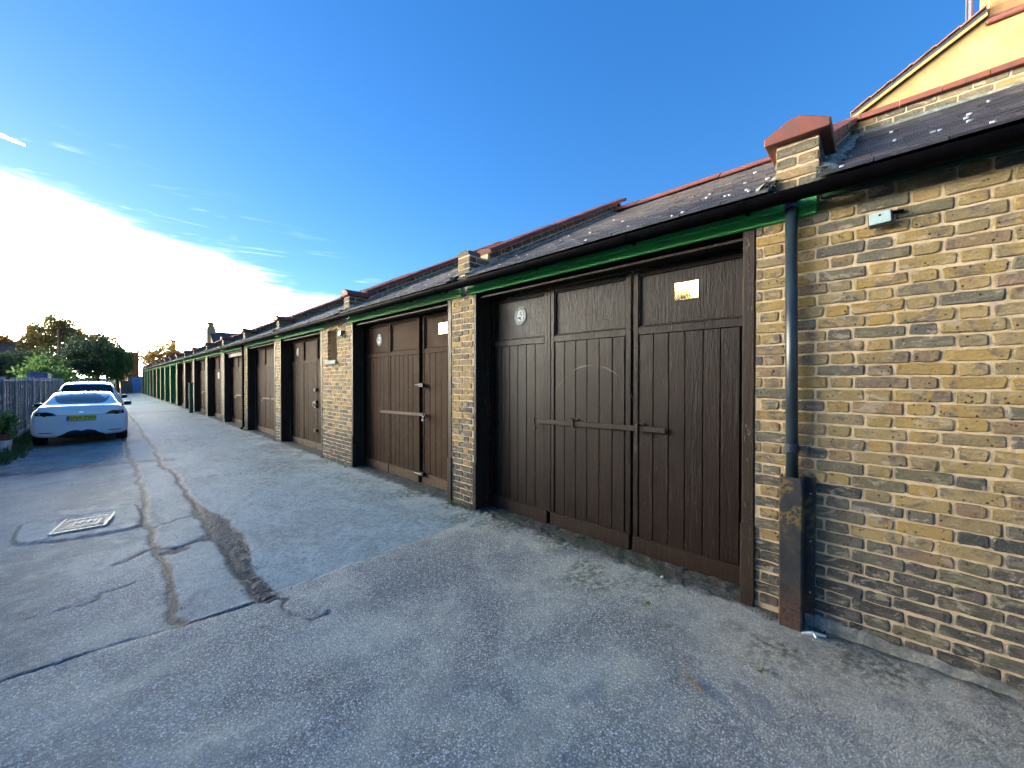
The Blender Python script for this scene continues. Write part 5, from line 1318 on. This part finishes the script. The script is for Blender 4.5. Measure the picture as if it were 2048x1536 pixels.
ORIGIN = Vector((2.12, .73, ground_z(2.12, .73))); c = MB(); z = ORIGIN.z+.006
c.tube([(2.17, .79, z), (2.12, .74, z+.006), (2.09, .69, z+.004), (2.06, .65, z+.002)], [.002, .0035, .005, .002], 6)
for k in range(16):
    q = k/16; bx, by = 2.13-.065*q, .75-.09*q; c.tube([(bx, by, z+.004), (bx+random.uniform(-.016, .016), by+random.uniform(-.012, .012), z+.012)], [.0022, .001], 5)
tag(c.build('dry_seed_head', 'twig_brown'), 'orange-brown dry seed stalk lying on the asphalt', 'twig')
def pebble(x, y, s, mat, name, label, cat, seed, flatn=.5):
    global ORIGIN
    rs = random.Random(seed); ORIGIN = Vector((x, y, ground_z(x, y))); c = MB(); n = 7; vs = [(x, y, ORIGIN.z+s*flatn)]
    for ring, (q, zz) in enumerate(((.6, .8), (1., .3), (.9, -.3))):
        for k in range(n): a = 2*PI*k/n; r = s*q*rs.uniform(.75, 1.2); vs.append((x+r*math.cos(a), y+r*math.sin(a)*.7, ORIGIN.z+s*flatn*zz))
    fs = [(0, 1+k, 1+(k+1) % n) for k in range(n)]+[(1+r*n+k, 1+(r+1)*n+k, 1+(r+1)*n+(k+1) % n, 1+r*n+(k+1) % n) for r in range(2) for k in range(n)]
    c.add(vs, fs); return tag(c.build(name, mat), label, cat)
pebble(3.02, 1.26, .022, 'litter_white', 'stone_chip', 'white stone chip at the foot of the right door leaf', 'stone', 1)
pebble(-.2, 3.47, .020, 'litter_white', 'stone_chip', 'white stone chip on the crack at bottom left', 'stone', 2)
ORIGIN = Vector((2.98, .30, -.04)); c = MB(); c.tube([(2.93, .36, -.030), (2.96, .31, -.022), (2.99, .25, -.030)], [.006, .011, .006], 7); c.tube([(2.96, .31, -.02), (2.93, .29, -.03)], .006, 6); tag(c.build('litter', 'litter_white'), 'crumpled white litter below the pipe guard', 'litter')
rs = random.Random(3); k = 0
mb = MB(); ORIGIN = Vector((0, 0, 0))
for _ in range(420):                                        # loose chippings in the broken strip and along the walls
    if rs.random() < .6: x, y = rs.gauss(.86, .07), rs.uniform(3.3, 6.0)
    else: x, y = rs.uniform(.2, 2.9), rs.uniform(.3, 9)
    s = rs.uniform(.004, .011); z = gz(x)+.004; n = 5; b0 = [(x, y, z+s)]+[(x+s*math.cos(2*PI*q/n)*rs.uniform(.7, 1.3), y+s*math.sin(2*PI*q/n)*rs.uniform(.7, 1.3), z) for q in range(n)]
    mb.add(b0, [(0, 1+q, 1+(q+1) % n) for q in range(n)])
tag(mb.build('gravel', 'concrete'), 'loose chippings scattered on the lane and in the broken strip', 'gravel', kind='stuff')
